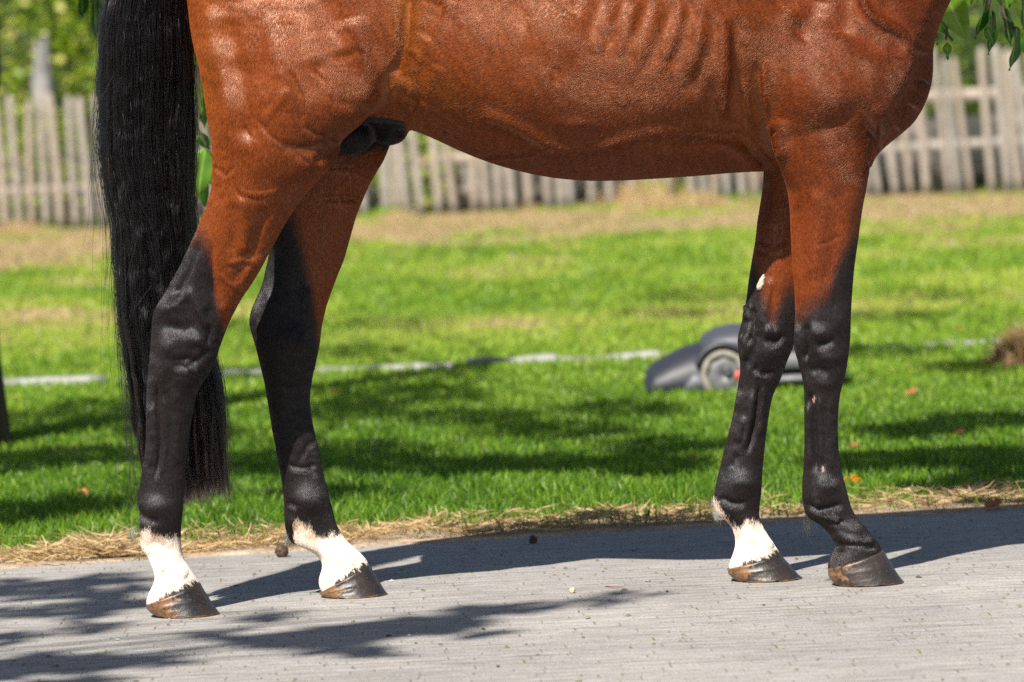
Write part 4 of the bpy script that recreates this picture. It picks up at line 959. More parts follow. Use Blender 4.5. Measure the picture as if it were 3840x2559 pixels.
# dry cut grass along the paving
parts, tints = [], []
n = 14000; X = rg.uniform(-1.75, 1.75, n); off = np.abs(rg.normal(.0, .17, n)) + .0
den = np.interp(X, [-1.7, -1.1, -.95, -.6, -.2, .3, .55, .8, 1.2, 1.7], [.5, .6, 1, .9, .9, .85, .45, .45, .7, .6]) * (.35 + 1.1 * fbm2(X * 5, off * 9, 15, 3))
mound = np.exp(-((X + .86) / .09) ** 2) * np.exp(-((off - .05) / .06) ** 2)
k = (rg.random(n) < den) & (off < .44) & (off > .012 + .02 * rg.random(n)); X, off = X[k], off[k]; Y = edge_y(X) + off - .01
L = rg.uniform(.02, .065, len(X)); a = rg.uniform(0, 2 * np.pi, len(X)); up = np.abs(rg.normal(.05, .22, len(X)))
dr = np.stack([np.cos(a), np.sin(a) * .8, up], 1); dr /= np.linalg.norm(dr, axis=1)[:, None]
z0 = .007 + rg.uniform(0, .012, len(X)) + .015 * (fbm2(X * 12, Y * 9, 3, 2) > .55)
def straws(X, Y, z0, dr, L, wid):
    n = len(X); B = np.stack([X, Y, z0], 1); s = np.cross(dr, rg.normal(0, 1, (n, 3))); s /= np.linalg.norm(s, axis=1)[:, None]; s = s * (wid / 2)[:, None]
    T = B + dr * L[:, None]; Mi = (B + T) / 2 + rg.normal(0, .12, (n, 3)) * L[:, None] * [1, 1, .3]; Mi[:, 2] = np.maximum(Mi[:, 2], .008); T[:, 2] = np.maximum(T[:, 2], .008)
    V = np.stack([B - s, B + s, Mi + s, Mi - s, T + s * .3, T - s * .3], 1).reshape(-1, 3); i = np.arange(n)[:, None] * 6
    return V, [np.vstack([i + np.array([[0, 1, 2, 3]]), i + np.array([[3, 2, 4, 5]])])]
V, F = straws(X, Y, z0, dr, L, rg.uniform(.0012, .0028, len(X))); tt = np.repeat(np.clip(rg.normal(.5, .25, len(X)), 0, 1), 6); parts.append((V, F)); tints.append(tt)
n = 800; X = -.885 + rg.normal(0, .085, n); Y = edge_y(X) + .03 + rg.normal(0, .035, n); z0 = .008 + .035 * np.exp(-((X + .88) / .08) ** 2) * rg.random(n)
a = rg.normal(0, .9, n) + np.where(rg.random(n) < .6, 2.9, 0); dr = np.stack([np.cos(a), np.sin(a) * .6, np.abs(rg.normal(.12, .18, n))], 1); dr /= np.linalg.norm(dr, axis=1)[:, None]
V, F = straws(X, Y, z0, dr, rg.uniform(.025, .075, n), rg.uniform(.0014, .003, n)); parts.append((V, F)); tints.append(np.repeat(np.clip(rg.normal(.55, .22, n), 0, 1), 6))
V, F = merge(parts); o = make_mesh("dry_grass", V, F, MAT['straw'], smooth=False, attrs=dict(tint=np.concatenate(tints)))
tag(o, "dry straw coloured cut grass along the paving edge", kind='stuff')
# tall dry grass at the foot of the fence
parts, tints = [], []
FA, FB = np.array([-6.2, 30.6]), np.array([6.2, 28.9])
def fence_y(x): return FA[1] + (FB[1] - FA[1]) * (x - FA[0]) / (FB[0] - FA[0])
n = 60000; X = rg.uniform(-6, 6, n); Y = fence_y(X) - np.abs(rg.normal(0, 1.5, n)) + .5
cl = fbm2(X * 2.2, Y * .8, 91, 3); k = rg.random(n) < sstep(.25, .6, cl) * .8 + .2; X, Y = X[k], Y[k]; cl = cl[k]
hh = (.03 + .09 * sstep(.48, .75, cl) * np.exp(-(np.maximum(fence_y(X) - Y, 0) / 1.3) ** 2)) * rg.uniform(.5, 1.2, len(X))
hh *= 1 + 2.4 * np.exp(-((X - 1.3) / 1.0) ** 2) * (Y > fence_y(X) - 1.2)
tt = np.clip(rg.normal(.92, .10, len(X)) - .6 * sstep(.50, .62, fbm2(X * 1.7 + 4, Y * 1.1, 93, 3)) , 0, 1)
V, F, T = blades(X, Y, hh, rg.uniform(.008, .014, len(X)), tt, .8); 
o = make_mesh("tall_dry_grass", V, F, MAT['grass'], smooth=False, attrs=dict(tint=T)); tag(o, "bleached tall grass and weeds at the foot of the fence", kind='stuff')

# ------------------------------------------------------------------ kerb stones half sunk in the lawn
K = [ground(20, 1462), ground(3840, 1298)]
def kline(px): 
    t = px / 3840.; return K[0] * (1 - t) + K[1] * t
segs = [(-260, 372, 'pale kerb stone at the left edge of the lawn'), (440, 800, 'kerb stone behind the hanging tail tip'), (815, 1165, 'kerb stone between the two hind legs'),
        (1175, 1700, 'kerb stone to the right of the hind legs'), (1735, 2080, 'broken pale kerb stone in the middle of the lawn'), (2090, 2470, 'mossy kerb stone left of the mower'), (3200, 3420, 'dull kerb stone right of the fore legs'), (3450, 3780, 'kerb stone near the dead weed clump')]
for i, (a, b, lb) in enumerate(segs):
    A, B = kline(a), kline(b); n = 24; W = .10
    rows = []
    hgt = (.036, .028, .034, .028, .038, .032, .020, .026)[i]
    for j in range(n + 1):
        t = j / n; c = A * (1 - t) + B * t; q = 1 - .12 * ((j in (0, n)))
        tp = hgt + .010 * (fbm2(np.array([c[0] * 9.]), np.array([i * 3.3]), 5, 3)[0] - .5) * (2.2 if i in (4, 5) else 1)
        rows.append([(c[0], c[1] - W / 2 * q, -.01), (c[0], c[1] - W / 2 * q, tp - .008), (c[0], c[1] - W / 2 * q + .012, tp), (c[0], c[1] + W / 2 - .012, tp), (c[0], c[1] + W / 2, tp - .008), (c[0], c[1] + W / 2, -.01)])
    V = np.array(rows).reshape(-1, 3); q = [(r * 6 + k, r * 6 + k + 1, (r + 1) * 6 + k + 1, (r + 1) * 6 + k)[::-1] for r in range(n) for k in range(5)]
    cap = [(0, 1, 2, 3), (0, 3, 4, 5)]; q += cap; q += [tuple(n * 6 + k for k in c)[::-1] for c in cap]
    o = make_mesh("kerb_stone", V, np.array(q), MAT['concrete'], smooth=False, origin=tuple((A + B) / 2)); tag(o, lb, "kerb stone", "kerb stones edging the lawn")

# ------------------------------------------------------------------ paling fence
fence = empty("paling_fence", (0, float(fence_y(0)), 0)); tag(fence, "weathered split paling fence leaning along the far side of the lawn", "fence")
x = -4.75; i = 0; rp = np.random.default_rng(3); pick_x = []
while x < 4.85 and i < 97:
    w = rp.uniform(.044, .070); right = sstep(.5, 2.8, x)
    x += w * .5 + rp.choice([rp.uniform(.022, .05), rp.uniform(.04, .07), rp.uniform(.07, .12)], p=[.4, .42, .18]); lean = -math.radians(rp.normal(1.6 + 2.8 * right, 1.3)); H = rp.uniform(1.05, 1.16) + .03 * right
    yb = float(fence_y(x)); n = 7; rows = []; bow = rp.normal(0, .008)
    for j in range(n + 1):
        t = j / n; z = t * H; ww = w * (1 + rp.normal(0, .03)); 
        if j == n: ww *= .45
        if j == n - 1: z = H * .965; ww *= .96
        cx = x + math.sin(lean) * (z - .0) + bow * math.sin(t * 3.1) ; dy = rp.normal(0, .002)
        rows.append([(cx - ww / 2, yb - .011 + dy, z), (cx + ww / 2, yb - .011 + dy, z), (cx + ww / 2, yb + .011, z), (cx - ww / 2, yb + .011, z)])
    V = np.array(rows).reshape(-1, 3); q = [(r * 4 + k, r * 4 + (k + 1) % 4, (r + 1) * 4 + (k + 1) % 4, (r + 1) * 4 + k) for r in range(n) for k in range(4)] + [(n * 4, n * 4 + 1, n * 4 + 2, n * 4 + 3), (3, 2, 1, 0)]
    make_mesh("picket", V, np.array(q), MAT['picket'], fence, smooth=False, origin=tuple(fence.location)); pick_x.append(x); x += w * .5; i += 1
for zw in (.22, .58, .94):
    xs = np.linspace(-4.9, 4.9, 60); V, F = tube(np.stack([xs, fence_y(xs) - .016, zw + .006 * np.sin(xs * 20)], 1), .0025, 5); make_mesh("wire", V, F, MAT['wire'], fence, origin=tuple(fence.location))
def board(x0, x1, z, hh, yoff, mat, name, parent=fence, tilt=0):
    a, b = float(fence_y(x0)) + yoff, float(fence_y(x1)) + yoff; th = .014
    V = [(x0, a - th, z), (x1, b - th, z + tilt), (x1, b - th, z + hh + tilt), (x0, a - th, z + hh), (x0, a + th, z), (x1, b + th, z + tilt), (x1, b + th, z + hh + tilt), (x0, a + th, z + hh)]
    return make_mesh(name, V, np.array([(0, 1, 2, 3), (5, 4, 7, 6), (3, 2, 6, 7), (1, 0, 4, 5), (0, 3, 7, 4), (2, 1, 5, 6)]), mat, parent, smooth=False, origin=tuple(parent.location) if parent else (x0, a, z))
board(2.95, 4.9, .74, .10, .032, MAT['picket'], "rail"); board(2.6, 4.9, .36, .075, .032, MAT['picket'], "rail", tilt=.03); board(-4.9, -3.1, .30, .075, .032, MAT['picket'], "rail")
board(-.55, .9, .42, .085, .032, MAT['picket'], "rail", tilt=-.02)

def mat_wall():
    t = NT("old_garden_wall"); v = t.obj(rot=(math.radians(90), 0, 0)); b = t.new('ShaderNodeTexBrick'); b.inputs['Scale'].default_value = 1; b.inputs['Brick Width'].default_value = .34; b.inputs['Row Height'].default_value = .13; b.inputs['Mortar Size'].default_value = .012
    b.inputs['Color1'].default_value = (.40, .22, .16, 1); b.inputs['Color2'].default_value = (.36, .34, .32, 1); b.inputs['Mortar'].default_value = (.10, .09, .08, 1); t.link(v, b.inputs['Vector'])
    n = t.noise(2.2, 5, .6, t.obj()); c = t.mix(t.ramp(n, [(.36, 0), (.50, 1)]), b.outputs[0], (.030, .032, .024))
    return t.set(Base_Color=c, Roughness=.9)
MAT['wall'] = mat_wall()
yw = 31.9; V = [(-7, yw, 0), (7, yw - 1.4, 0), (7, yw - 1.4, .62), (-7, yw, .62), (-7, yw + .3, 0), (7, yw - 1.1, 0), (7, yw - 1.1, .62), (-7, yw + .3, .62)]
o = make_mesh("garden_wall", V, np.array([(0, 1, 2, 3), (5, 4, 7, 6), (3, 2, 6, 7), (1, 0, 4, 5), (0, 3, 7, 4), (2, 1, 5, 6)]), MAT['wall'], smooth=False, origin=(0, yw - .7, 0)); tag(o, "low brick and stone wall seen between the fence palings", "wall")

# ------------------------------------------------------------------ leaves
def leaf_quads(P, size, tint, nrm_up=.5, aspect=.5):
    n = len(P); a = rg.uniform(0, 2 * np.pi, n); el = rg.normal(-.3, .5, n); d = np.stack([np.cos(a) * np.cos(el), np.sin(a) * np.cos(el), np.sin(el)], 1)
    s = np.cross(d, rg.normal(0, 1, (n, 3)) + np.array([0, 0, nrm_up * 3])); s /= np.linalg.norm(s, axis=1)[:, None]; nn = np.cross(s, d)
    L = size[:, None]; w = L * aspect / 2
    V = np.stack([P, P + d * L * .35 + s * w - nn * L * .04, P + d * L * .75 + s * w * .75 - nn * L * .06, P + d * L - nn * L * .12, P + d * L * .75 - s * w * .75 - nn * L * .06, P + d * L * .35 - s * w - nn * L * .04, P + d * L * .5 + nn * L * .05], 1).reshape(-1, 3)
    i = np.arange(n)[:, None] * 7
    return V, [np.vstack([i + np.array([[a_, b_, 6]]) for a_, b_ in ((0, 1), (1, 2), (2, 3), (3, 4), (4, 5), (5, 0))])], np.repeat(tint, 7)
def shrub(name, c, r, n, size, tmean, label, cat='bush', group=None, mat='shrub', tspread=.28, stems=5):
    root = empty(name, (c[0], c[1], 0)); tag(root, label, cat, group)
    u = rg.normal(0, 1, (n, 3)); u /= np.linalg.norm(u, axis=1)[:, None]; rad = rg.uniform(.55, 1.0, n) ** .6
    clump = fbm2(u[:, 0] * 2.5 + u[:, 2] * 1.7 + c[0], u[:, 1] * 2.5 + 3, 5, 3); rad *= .75 + .55 * clump
    P = np.array(c) + u * rad[:, None] * np.array(r); P[:, 2] = np.abs(P[:, 2]) + .03
    t = np.clip(tmean + rg.normal(0, tspread, n) + .35 * (clump - .5), 0, 1)
    V, F, T = leaf_quads(P, rg.uniform(.7, 1.3, n) * size, t); make_mesh("foliage", V, F, MAT[mat], root, smooth=False, attrs=dict(tint=T), origin=(c[0], c[1], 0))
    ps = []
    for k in range(stems):
        e = np.array(c) + rg.normal(0, .4, 3) * np.array(r); b = np.array([c[0] + rg.normal(0, .06), c[1] + rg.normal(0, .06), 0]); tq = np.linspace(0, 1, 6)[:, None]
        ps.append(tube(b * (1 - tq) + e * tq + np.array([0, 0, .1]) * np.sin(tq * 3.1), np.linspace(.022, .006, 6), 6))
    V, F = merge(ps); make_mesh("stem", V, F, MAT['bark'], root, origin=(c[0], c[1], 0)); return root
shrub("bush", (-3.9, 33.0, 1.45), (1.0, .8, 1.15), 3200, .10, .70, "bright yellow green bush above the fence at the left edge")
shrub("bush", (-2.9, 33.8, 1.75), (1.1, .9, 1.2), 3000, .10, .58, "mid green bush behind the fence near the tail")
shrub("bush", (-1.2, 33.2, .9), (.9, .6, .75), 3000, .07, .55, "low green bush behind the palings right of the hind legs")
shrub("bush", (-.75, 31.2, .42), (.36, .3, .42), 1500, .07, .78, "small yellow green bush right behind the palings under the belly")
shrub("bush", (1.0, 33.0, .8), (1.2, .7, .7), 2600, .07, .45, "low dark bush behind the fence under the belly")
shrub("bush", (3.4, 33.0, 1.25), (1.5, .8, .85), 3600, .07, .30, "dull olive bush above the fence at the right edge")
shrub("bush", (4.9, 32.6, .8), (.8, .7, .8), 2000, .07, .42, "green bush behind the right end of the fence")
shrub("bush", (-3.85, 31.55, .5), (.42, .22, .52), 1700, .07, .6, "leafy green bush at the foot of the pale pillar behind the palings")
# hedge closing the view
hb = empty("hedge", (0, 37, 0)); tag(hb, "tall dark green hedge closing the garden far behind the fence", "hedge")
xs = np.linspace(-13, 13, 60); zs = np.linspace(0, 4.2, 14); XX, ZZ = np.meshgrid(xs, zs); YY = 37 + (fbm2(XX * .8, ZZ * .9, 8, 4) - .5) * 1.6
Vf = np.stack([XX.ravel(), YY.ravel(), ZZ.ravel()], 1); Vb = Vf.copy(); Vb[:, 1] = 38.6; m = len(Vf)
q = [(r * 60 + c_, r * 60 + c_ + 1, (r + 1) * 60 + c_ + 1, (r + 1) * 60 + c_) for r in range(13) for c_ in range(59)]; q2 = [tuple(m + k for k in f_)[::-1] for f_ in q]
q3 = [(13 * 60 + c_, 13 * 60 + c_ + 1, m + 13 * 60 + c_ + 1, m + 13 * 60 + c_) for c_ in range(59)]
make_mesh("core", np.vstack([Vf, Vb]), np.array(q + q2 + q3), mat_simple("hedge_inside", (.022, .035, .010), .9, .4, 6), hb, origin=(0, 37, 0))
n = 16000; P = np.stack([rg.uniform(-9, 9, n), 37 - rg.uniform(.0, .7, n), rg.uniform(0, 4.3, n)], 1); P[:, 1] += (fbm2(P[:, 0] * .8, P[:, 2] * .9, 8, 4) - .5) * 1.6
tt = np.clip(.25 + .5 * sstep(1.5, -4, P[:, 0]) * fbm2(P[:, 0] * 2, P[:, 2] * 2, 4, 3) + rg.normal(0, .15, n), 0, 1)
V, F, T = leaf_quads(P, rg.uniform(.06, .11, n), tt); make_mesh("foliage", V, F, MAT['shrub'], hb, smooth=False, attrs=dict(tint=T), origin=(0, 37, 0))
# pale stone post / boulder behind the fence
def blobmesh(name, c, r, mat, seed=0, rough=.25, n=20, freq=2.0, parent=None, flat=0):
    th, ph = np.meshgrid(np.linspace(0, 2 * np.pi, n * 2, endpoint=False), np.linspace(.02, np.pi - .02, n)); th, ph = th.ravel(), ph.ravel()
    u = np.stack([np.sin(ph) * np.cos(th), np.sin(ph) * np.sin(th), np.cos(ph)], 1)
    k = 1 + rough * (fbm2(u[:, 0] * freq + 7 + seed, u[:, 1] * freq + u[:, 2] * freq * 1.3 + seed, seed, 4) - .5) * 2
    V = np.array(c) + u * k[:, None] * np.array(r); V[:, 2] = np.maximum(V[:, 2], flat); nn = n * 2
    q = [(a * nn + b, (a + 1) * nn + b, (a + 1) * nn + (b + 1) % nn, a * nn + (b + 1) % nn) for a in range(n - 1) for b in range(nn)]
    V = np.vstack([V, V[:nn].mean(0), V[-nn:].mean(0)]); m = n * nn
    tr_ = [(m, b, (b + 1) % nn) for b in range(nn)] + [(m + 1, (n - 1) * nn + (b + 1) % nn, (n - 1) * nn + b) for b in range(nn)]
    return make_mesh(name, V, [np.array(q), np.array(tr_)], mat, parent, origin=(c[0], c[1], 0) if parent is None else None)
o = blobmesh("stone_pillar", (-3.80, 32.15, .76), (.10, .10, .79), mat_simple('pillar_stone', (.19, .185, .18), .85, .4, 5), 4, .35); tag(o, "pale stone pillar standing up between the palings and the bushes", "pillar")

# ------------------------------------------------------------------ trees that shade the place
def limb(a, b, r0, r1, sag=.0, seed=0, n=9):
    t = np.linspace(0, 1, n)[:, None]; a = np.array(a, float); b = np.array(b, float); r_ = np.random.default_rng(seed)
    P = a * (1 - t) + b * t; L = np.linalg.norm(b - a); P[1:-1] += np.cumsum(r_.normal(0, .02 * L / 3, (n - 2, 3)), 0) * np.sin(t[1:-1] * 3.14) + np.array([0, 0, 1]) * sag * np.sin(t[1:-1] * 3.14)
    return P, np.linspace(r0, r1, n)
def up_from(px, py, h): return ground(px, py) - SUN_DIR * (h / -SUN_DIR[2])
def shade_leaves(spots, rgx):
    Ps = []; C = []
    for (px, py, rx, ry, h, n) in spots:
        if py < 1990: n = int(n * 2.5); h = h * 1.25; rx = rx * 1.5; ry = ry * 1.1
        else: n = int(n * .55); h = h * 1.35
        r = np.sqrt(rgx.random(n)) ** .9; a = rgx.uniform(0, 2 * np.pi, n); hh = h + rgx.normal(0, .16, n)
        for j in range(n):
            Ps.append(up_from(px + rx * r[j] * math.cos(a[j]), py + ry * r[j] * math.sin(a[j]), hh[j]))
        C.append(up_from(px, py, h))
    return np.array(Ps), np.array(C)
def tree(name, base, htrunk, r, spots, label, seed, extra=None, group=None):
    root = empty(name, base); tag(root, label, "tree", group); rgx = np.random.default_rng(seed)
    P, C = shade_leaves(spots, rgx); ps = []; top = np.array([base[0] + (.23 if base[1] > 4 else .05), base[1], htrunk])
    pt, rt = limb(base, top, r, r * .62, 0, seed, 14); rt[0] *= 1.35; rt[1] *= 1.12; ps.append(tube(pt, rt, 14))
    for j, c in enumerate(C):
        k = rgx.integers(8, 14); st = pt[k]; ps.append(tube(*limb(st, c, r * .10, .006, .25, seed + j, 10), 7)); 
    V, F = merge(ps); make_mesh("trunk", V, F, MAT['bark'], root, origin=base)
    t = np.clip(rgx.normal(.45, .2, len(P)), 0, 1); V, F, T = leaf_quads(P, rgx.uniform(.07, .12, len(P)), t, .8, .6)
    make_mesh("crown", V, F, MAT['leaf'], root, smooth=False, attrs=dict(tint=T), origin=base)
    return root
v = 1.632
# shade on the lawn, from the tree whose trunk stands at the left edge
spA = [(60,1760,120,40,3.6,60),(330,1735,180,34,3.8,80),(150,1610,160,40,4.0,70),(430,1560,160,36,4.2,60),(700,1640,160,40,3.6,60),(1000,1770,190,44,3.9,110),(1330,1720,200,34,4.0,90),(1650,1780,240,36,3.6,120),(2050,1765,230,34,3.9,110),(2420,1775,190,36,3.7,100),
       (1300,1560,160,34,4.1,80),(1560,1500,180,30,4.4,70),(1800,1590,150,30,4.2,60),(2100,1640,200,30,4.0,70),(2350,1560,150,30,4.3,50),(1250,1880,140,22,3.4,40),(60,1960,130,40,3.3,70),(330,1930,100,30,3.4,40),(720,1880,100,24,3.5,30),(2560,1700,150,30,3.9,60),
       (900,1420,130,24,4.3,40),(1250,1335,200,26,4.6,70),(1450,1230,160,24,4.8,50),(1000,1240,140,20,4.7,30)]
treeA = tree("tree", (-1.635, 4.85, 0), 3.6, .145, spA, "dark trunked tree standing in the lawn at the left edge", 5)
b0 = np.array([-1.55, 4.72, 1.10]); V, F = tube(*limb(b0, b0 + np.array([.10, -.05, -.02]), .018, .006, .0, 3, 5), 6); make_mesh("twig", V, F, MAT['bark'], treeA, origin=tuple(treeA.location))
# shade on the paving, from a tree beside the photographer
spB = [(1050,2395,110,20,3.6,60),(1250,2385,150,24,3.7,100),(1450,2355,140,22,3.7,90),(1650,2330,140,18,3.8,80),(1830,2285,130,16,3.8,60),(2060,2262,150,7,3.9,34),(2280,2240,120,6,3.9,16),(1300,2440,170,16,3.5,50),(1000,2300,120,10,3.7,20),(1750,2370,200,10,3.7,40),
       (90,2500,160,34,3.4,110),(330,2490,160,32,3.4,110),(560,2475,120,18,3.5,50),(250,2556,220,16,3.3,50),(60,2390,120,14,3.5,30),(380,2350,130,12,3.6,26),(760,2380,170,10,3.6,26),
       (60,2200,150,34,3.7,70),(250,2215,150,40,3.8,100),(420,2190,120,44,3.8,90),(330,2285,170,26,3.7,70),(120,2290,140,18,3.7,40),(470,2250,90,34,3.8,50)]
treeB = tree("tree", (-4.6, -5.2, 0), 3.4, .16, spB, "tree left of the view whose branches streak the near paving with shade", 8)
spC = [(3300,1760,160,34,4.0,90),(3600,1745,190,36,4.1,130),(3790,1800,120,36,3.9,70),(3450,1640,150,26,4.3,60),(3720,1600,140,26,4.4,60),(3300,1340,160,24,4.8,60),(3500,1120,140,22,5.2,40),(2650,1130,150,26,5.0,60),(2520,1190,140,20,4.9,40),(3350,1200,120,22,5.0,40),(3650,1400,120,20,4.8,36),(3640,1860,150,20,3.8,60)]
treeC = tree("tree", (3.3, 2.9, 0), 3.8, .15, spC, "tree right of the view with big leaves hanging in at the upper right", 9)

# big hanging leaves, each a leaf blade with a folded midrib
def big_leaf(base, d, L, W, nrm, curl=.25, torn=0.0, seed=0):
    d = np.array(d, float); d /= np.linalg.norm(d); nrm = np.array(nrm, float); nrm -= d * (nrm @ d); nrm /= np.linalg.norm(nrm); s = np.cross(nrm, d); r_ = np.random.default_rng(seed)
    n = 14; m = 7; V = []
    for i in range(n + 1):
        t = i / n; w = W / 2 * (math.sin(math.pi * min(1, t * 1.02) ** .80) ** .75) * (1 - .10 * t) + .0005
        if i == n: w = .0004
        for j in range(m):
            u = (j / (m - 1)) * 2 - 1
            ww = w * (1 - (torn * r_.random() if abs(u) > .9 else 0))
            V.append(np.array(base) + d * L * t + s * ww * u + nrm * (abs(u) * w * .28 - curl * L * t * t + .004 * math.sin(t * 9 + u * 2) * abs(u)))
    F = [(i * m + j, i * m + j + 1, (i + 1) * m + j + 1, (i + 1) * m + j) for i in range(n) for j in range(m - 1)]
    return np.array(V), np.array(F), np.repeat([0.0], len(V)), s
def mat_bigleaf():
    t = NT("big_leaf"); a = t.attr('tint').outputs['Fac']; e = t.attr('rib').outputs['Fac']
    c = t.ramp(a, [(0, (.018, .065, .008)), (.5, (.055, .165, .016)), (1, (.15, .26, .02))]); c = t.mix(t.ramp(e, [(.86, 0), (.97, 1)]), c, (.22, .34, .07))
    n = t.noise(40, 3, .5, t.obj()); c = t.mix(1.0, c, t.ramp(n, [(.3, .8), (.7, 1.15)]), 'MULTIPLY')
    t.set(Base_Color=c, Roughness=.30, Specular_IOR_Level=.5, Normal=t.bump(n, .2, .003)); tr = t.new('ShaderNodeBsdfTranslucent'); t.link(t.mix(1.0, c, (1.3, 1.5, .5), 'MULTIPLY'), tr.inputs['Color'])
    mx = t.new('ShaderNodeMixShader'); mx.inputs[0].default_value = .38; t.link(t.b.outputs[0], mx.inputs[1]); t.link(tr.outputs[0], mx.inputs[2]); t.link(mx.outputs[0], t.out.inputs['Surface']); return t.m
MAT['bigleaf'] = mat_bigleaf()
def hanging(tree_o, specs, Y, twigs):
    for i, (x0, y0, x1, y1, wpx, yo, nrm, tint) in enumerate(specs):
        A = G(x0, y0, Y + yo); B = G(x1, y1, Y + yo + .012); L = np.linalg.norm(B - A); W = wpx / (FPX / (CAM_D + Y))
        V, F, _, s = big_leaf(A, B - A, L, W, nrm, .10, .10, i)
        m = 7; rib = np.tile(1 - np.abs(np.linspace(-1, 1, m)), len(V) // m)
        make_mesh("leaf", V, F, MAT['bigleaf'], tree_o, attrs=dict(tint=np.full(len(V), tint), rib=rib), origin=tuple(tree_o.location))
    ps = [tube(np.array([G(x, y, Y + dy) for x, y, dy in tw]), np.linspace(.006, .0022, len(tw)), 6) for tw in twigs]
    V, F = merge(ps); make_mesh("branch", V, F, MAT['bark'] , tree_o, origin=tuple(tree_o.location))
up = (-.35, -.75, .55); sd = (-.75, -.6, .1); dk = (.6, -.35, -.7)  # sun-facing leaves tinted bright, turned-away ones dark: light put into the tint
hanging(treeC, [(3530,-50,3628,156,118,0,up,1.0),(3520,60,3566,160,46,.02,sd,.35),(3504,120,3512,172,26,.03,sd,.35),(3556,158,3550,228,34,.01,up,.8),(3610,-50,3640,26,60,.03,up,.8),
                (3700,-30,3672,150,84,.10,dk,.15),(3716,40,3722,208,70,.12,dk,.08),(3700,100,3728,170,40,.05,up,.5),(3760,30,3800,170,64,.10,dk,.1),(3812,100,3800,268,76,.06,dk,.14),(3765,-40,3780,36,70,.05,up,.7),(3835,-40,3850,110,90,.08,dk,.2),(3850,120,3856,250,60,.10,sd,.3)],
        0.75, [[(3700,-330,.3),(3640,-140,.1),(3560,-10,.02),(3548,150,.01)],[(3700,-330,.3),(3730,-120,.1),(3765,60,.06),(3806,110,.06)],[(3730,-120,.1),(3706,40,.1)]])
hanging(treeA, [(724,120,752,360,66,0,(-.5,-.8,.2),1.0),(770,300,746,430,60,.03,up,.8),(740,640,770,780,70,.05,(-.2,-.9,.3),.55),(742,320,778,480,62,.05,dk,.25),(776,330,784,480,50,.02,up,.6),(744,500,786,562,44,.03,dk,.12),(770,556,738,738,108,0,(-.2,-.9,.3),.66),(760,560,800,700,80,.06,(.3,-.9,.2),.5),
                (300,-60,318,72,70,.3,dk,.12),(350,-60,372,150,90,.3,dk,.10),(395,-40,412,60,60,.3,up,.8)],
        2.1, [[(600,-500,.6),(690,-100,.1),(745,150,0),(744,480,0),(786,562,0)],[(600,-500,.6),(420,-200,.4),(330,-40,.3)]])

# ------------------------------------------------------------------ robot mower in the lawn
mo = ground(2440, 1502); MX, MY = mo[0], mo[1]; S = FPX / (MY + CAM_D)
mower = empty("robot_mower", (MX + .3, MY + .2, 0)); tag(mower, "dark grey robot mower with a pale wheel, parked in the grass behind the fore legs", "robot mower")
org = tuple(mower.location); mower.scale = (1, 1, 1.07)
def shell(name, rows, y0, y1, z0, mat, parent, n=3.0, m=20):
    """rows: x, top z, width factor"""
    V = []; cy = (y0 + y1) / 2; hw = (y1 - y0) / 2
    for (x, zt, wf) in rows:
        a = np.linspace(0, np.pi, m); c_, s_ = np.cos(a), np.sin(a)
        yy = cy - hw * wf * np.sign(c_) * np.abs(c_) ** (2 / n); z_ = z0 + (zt - z0) * np.abs(s_) ** (2 / n)
        V += [(MX + x, a_, b_) for a_, b_ in zip(yy, z_)]
    k = len(rows); q = [(r * m + j, r * m + j + 1, (r + 1) * m + j + 1, (r + 1) * m + j)[::-1] for r in range(k - 1) for j in range(m - 1)] + [(r * m + m - 1, r * m, (r + 1) * m, (r + 1) * m + m - 1)[::-1] for r in range(k - 1)]
    V.append(np.mean(V[:m], 0)); V.append(np.mean(V[(k - 1) * m:k * m], 0)); e = k * m
    t = [(e, j, (j + 1) % m) for j in range(m)] + [(e + 1, (k - 1) * m + (j + 1) % m, (k - 1) * m + j) for j in range(m)]
    return make_mesh(name, V, [np.array(q), np.array(t)], mat, parent, origin=org)
ff_ = MY
shell("front_shell", [(-.01,.035,.80),(-.004,.075,.88),(.02,.098,.92),(.07,.122,.94),(.12,.142,.95),(.17,.152,.95),(.22,.156,.95)], ff_ + .0, ff_ + .40, .018, MAT['m_dark'], mower)
shell("side_panel", [(.100,.03,.98),(.112,.085,.985),(.135,.108,.99),(.165,.108,.99),(.185,.09,.985)], ff_ - .004, ff_ + .405, .016, MAT['m_mid'], mower)
shell("top_cover", [(.165,.150,.72),(.180,.172,.84),(.21,.190,.88),(.26,.200,.90),(.33,.198,.90),(.40,.185,.90),(.46,.165,.88),(.50,.150,.8)], ff_ + .01, ff_ + .40, .120, MAT['m_mid'], mower, 3.4)
shell("rear_shell", [(.30,.150,.92),(.36,.150,.95),(.46,.142,.95),(.55,.120,.93),(.60,.095,.86),(.615,.08,.7)], ff_ + .005, ff_ + .40, .072, MAT['m_light'], mower, 3.5)
shell("chassis", [(.30,.062,.82),(.40,.066,.88),(.52,.064,.88),(.60,.058,.8),(.615,.05,.6)], ff_ + .01, ff_ + .40, .030, MAT['m_dark'], mower, 4)
shell("bumper", [(.36,.058,.95),(.45,.060,.97),(.55,.058,.96),(.60,.052,.9)], ff_, ff_ + .39, .036, MAT['m_light'], mower, 5)
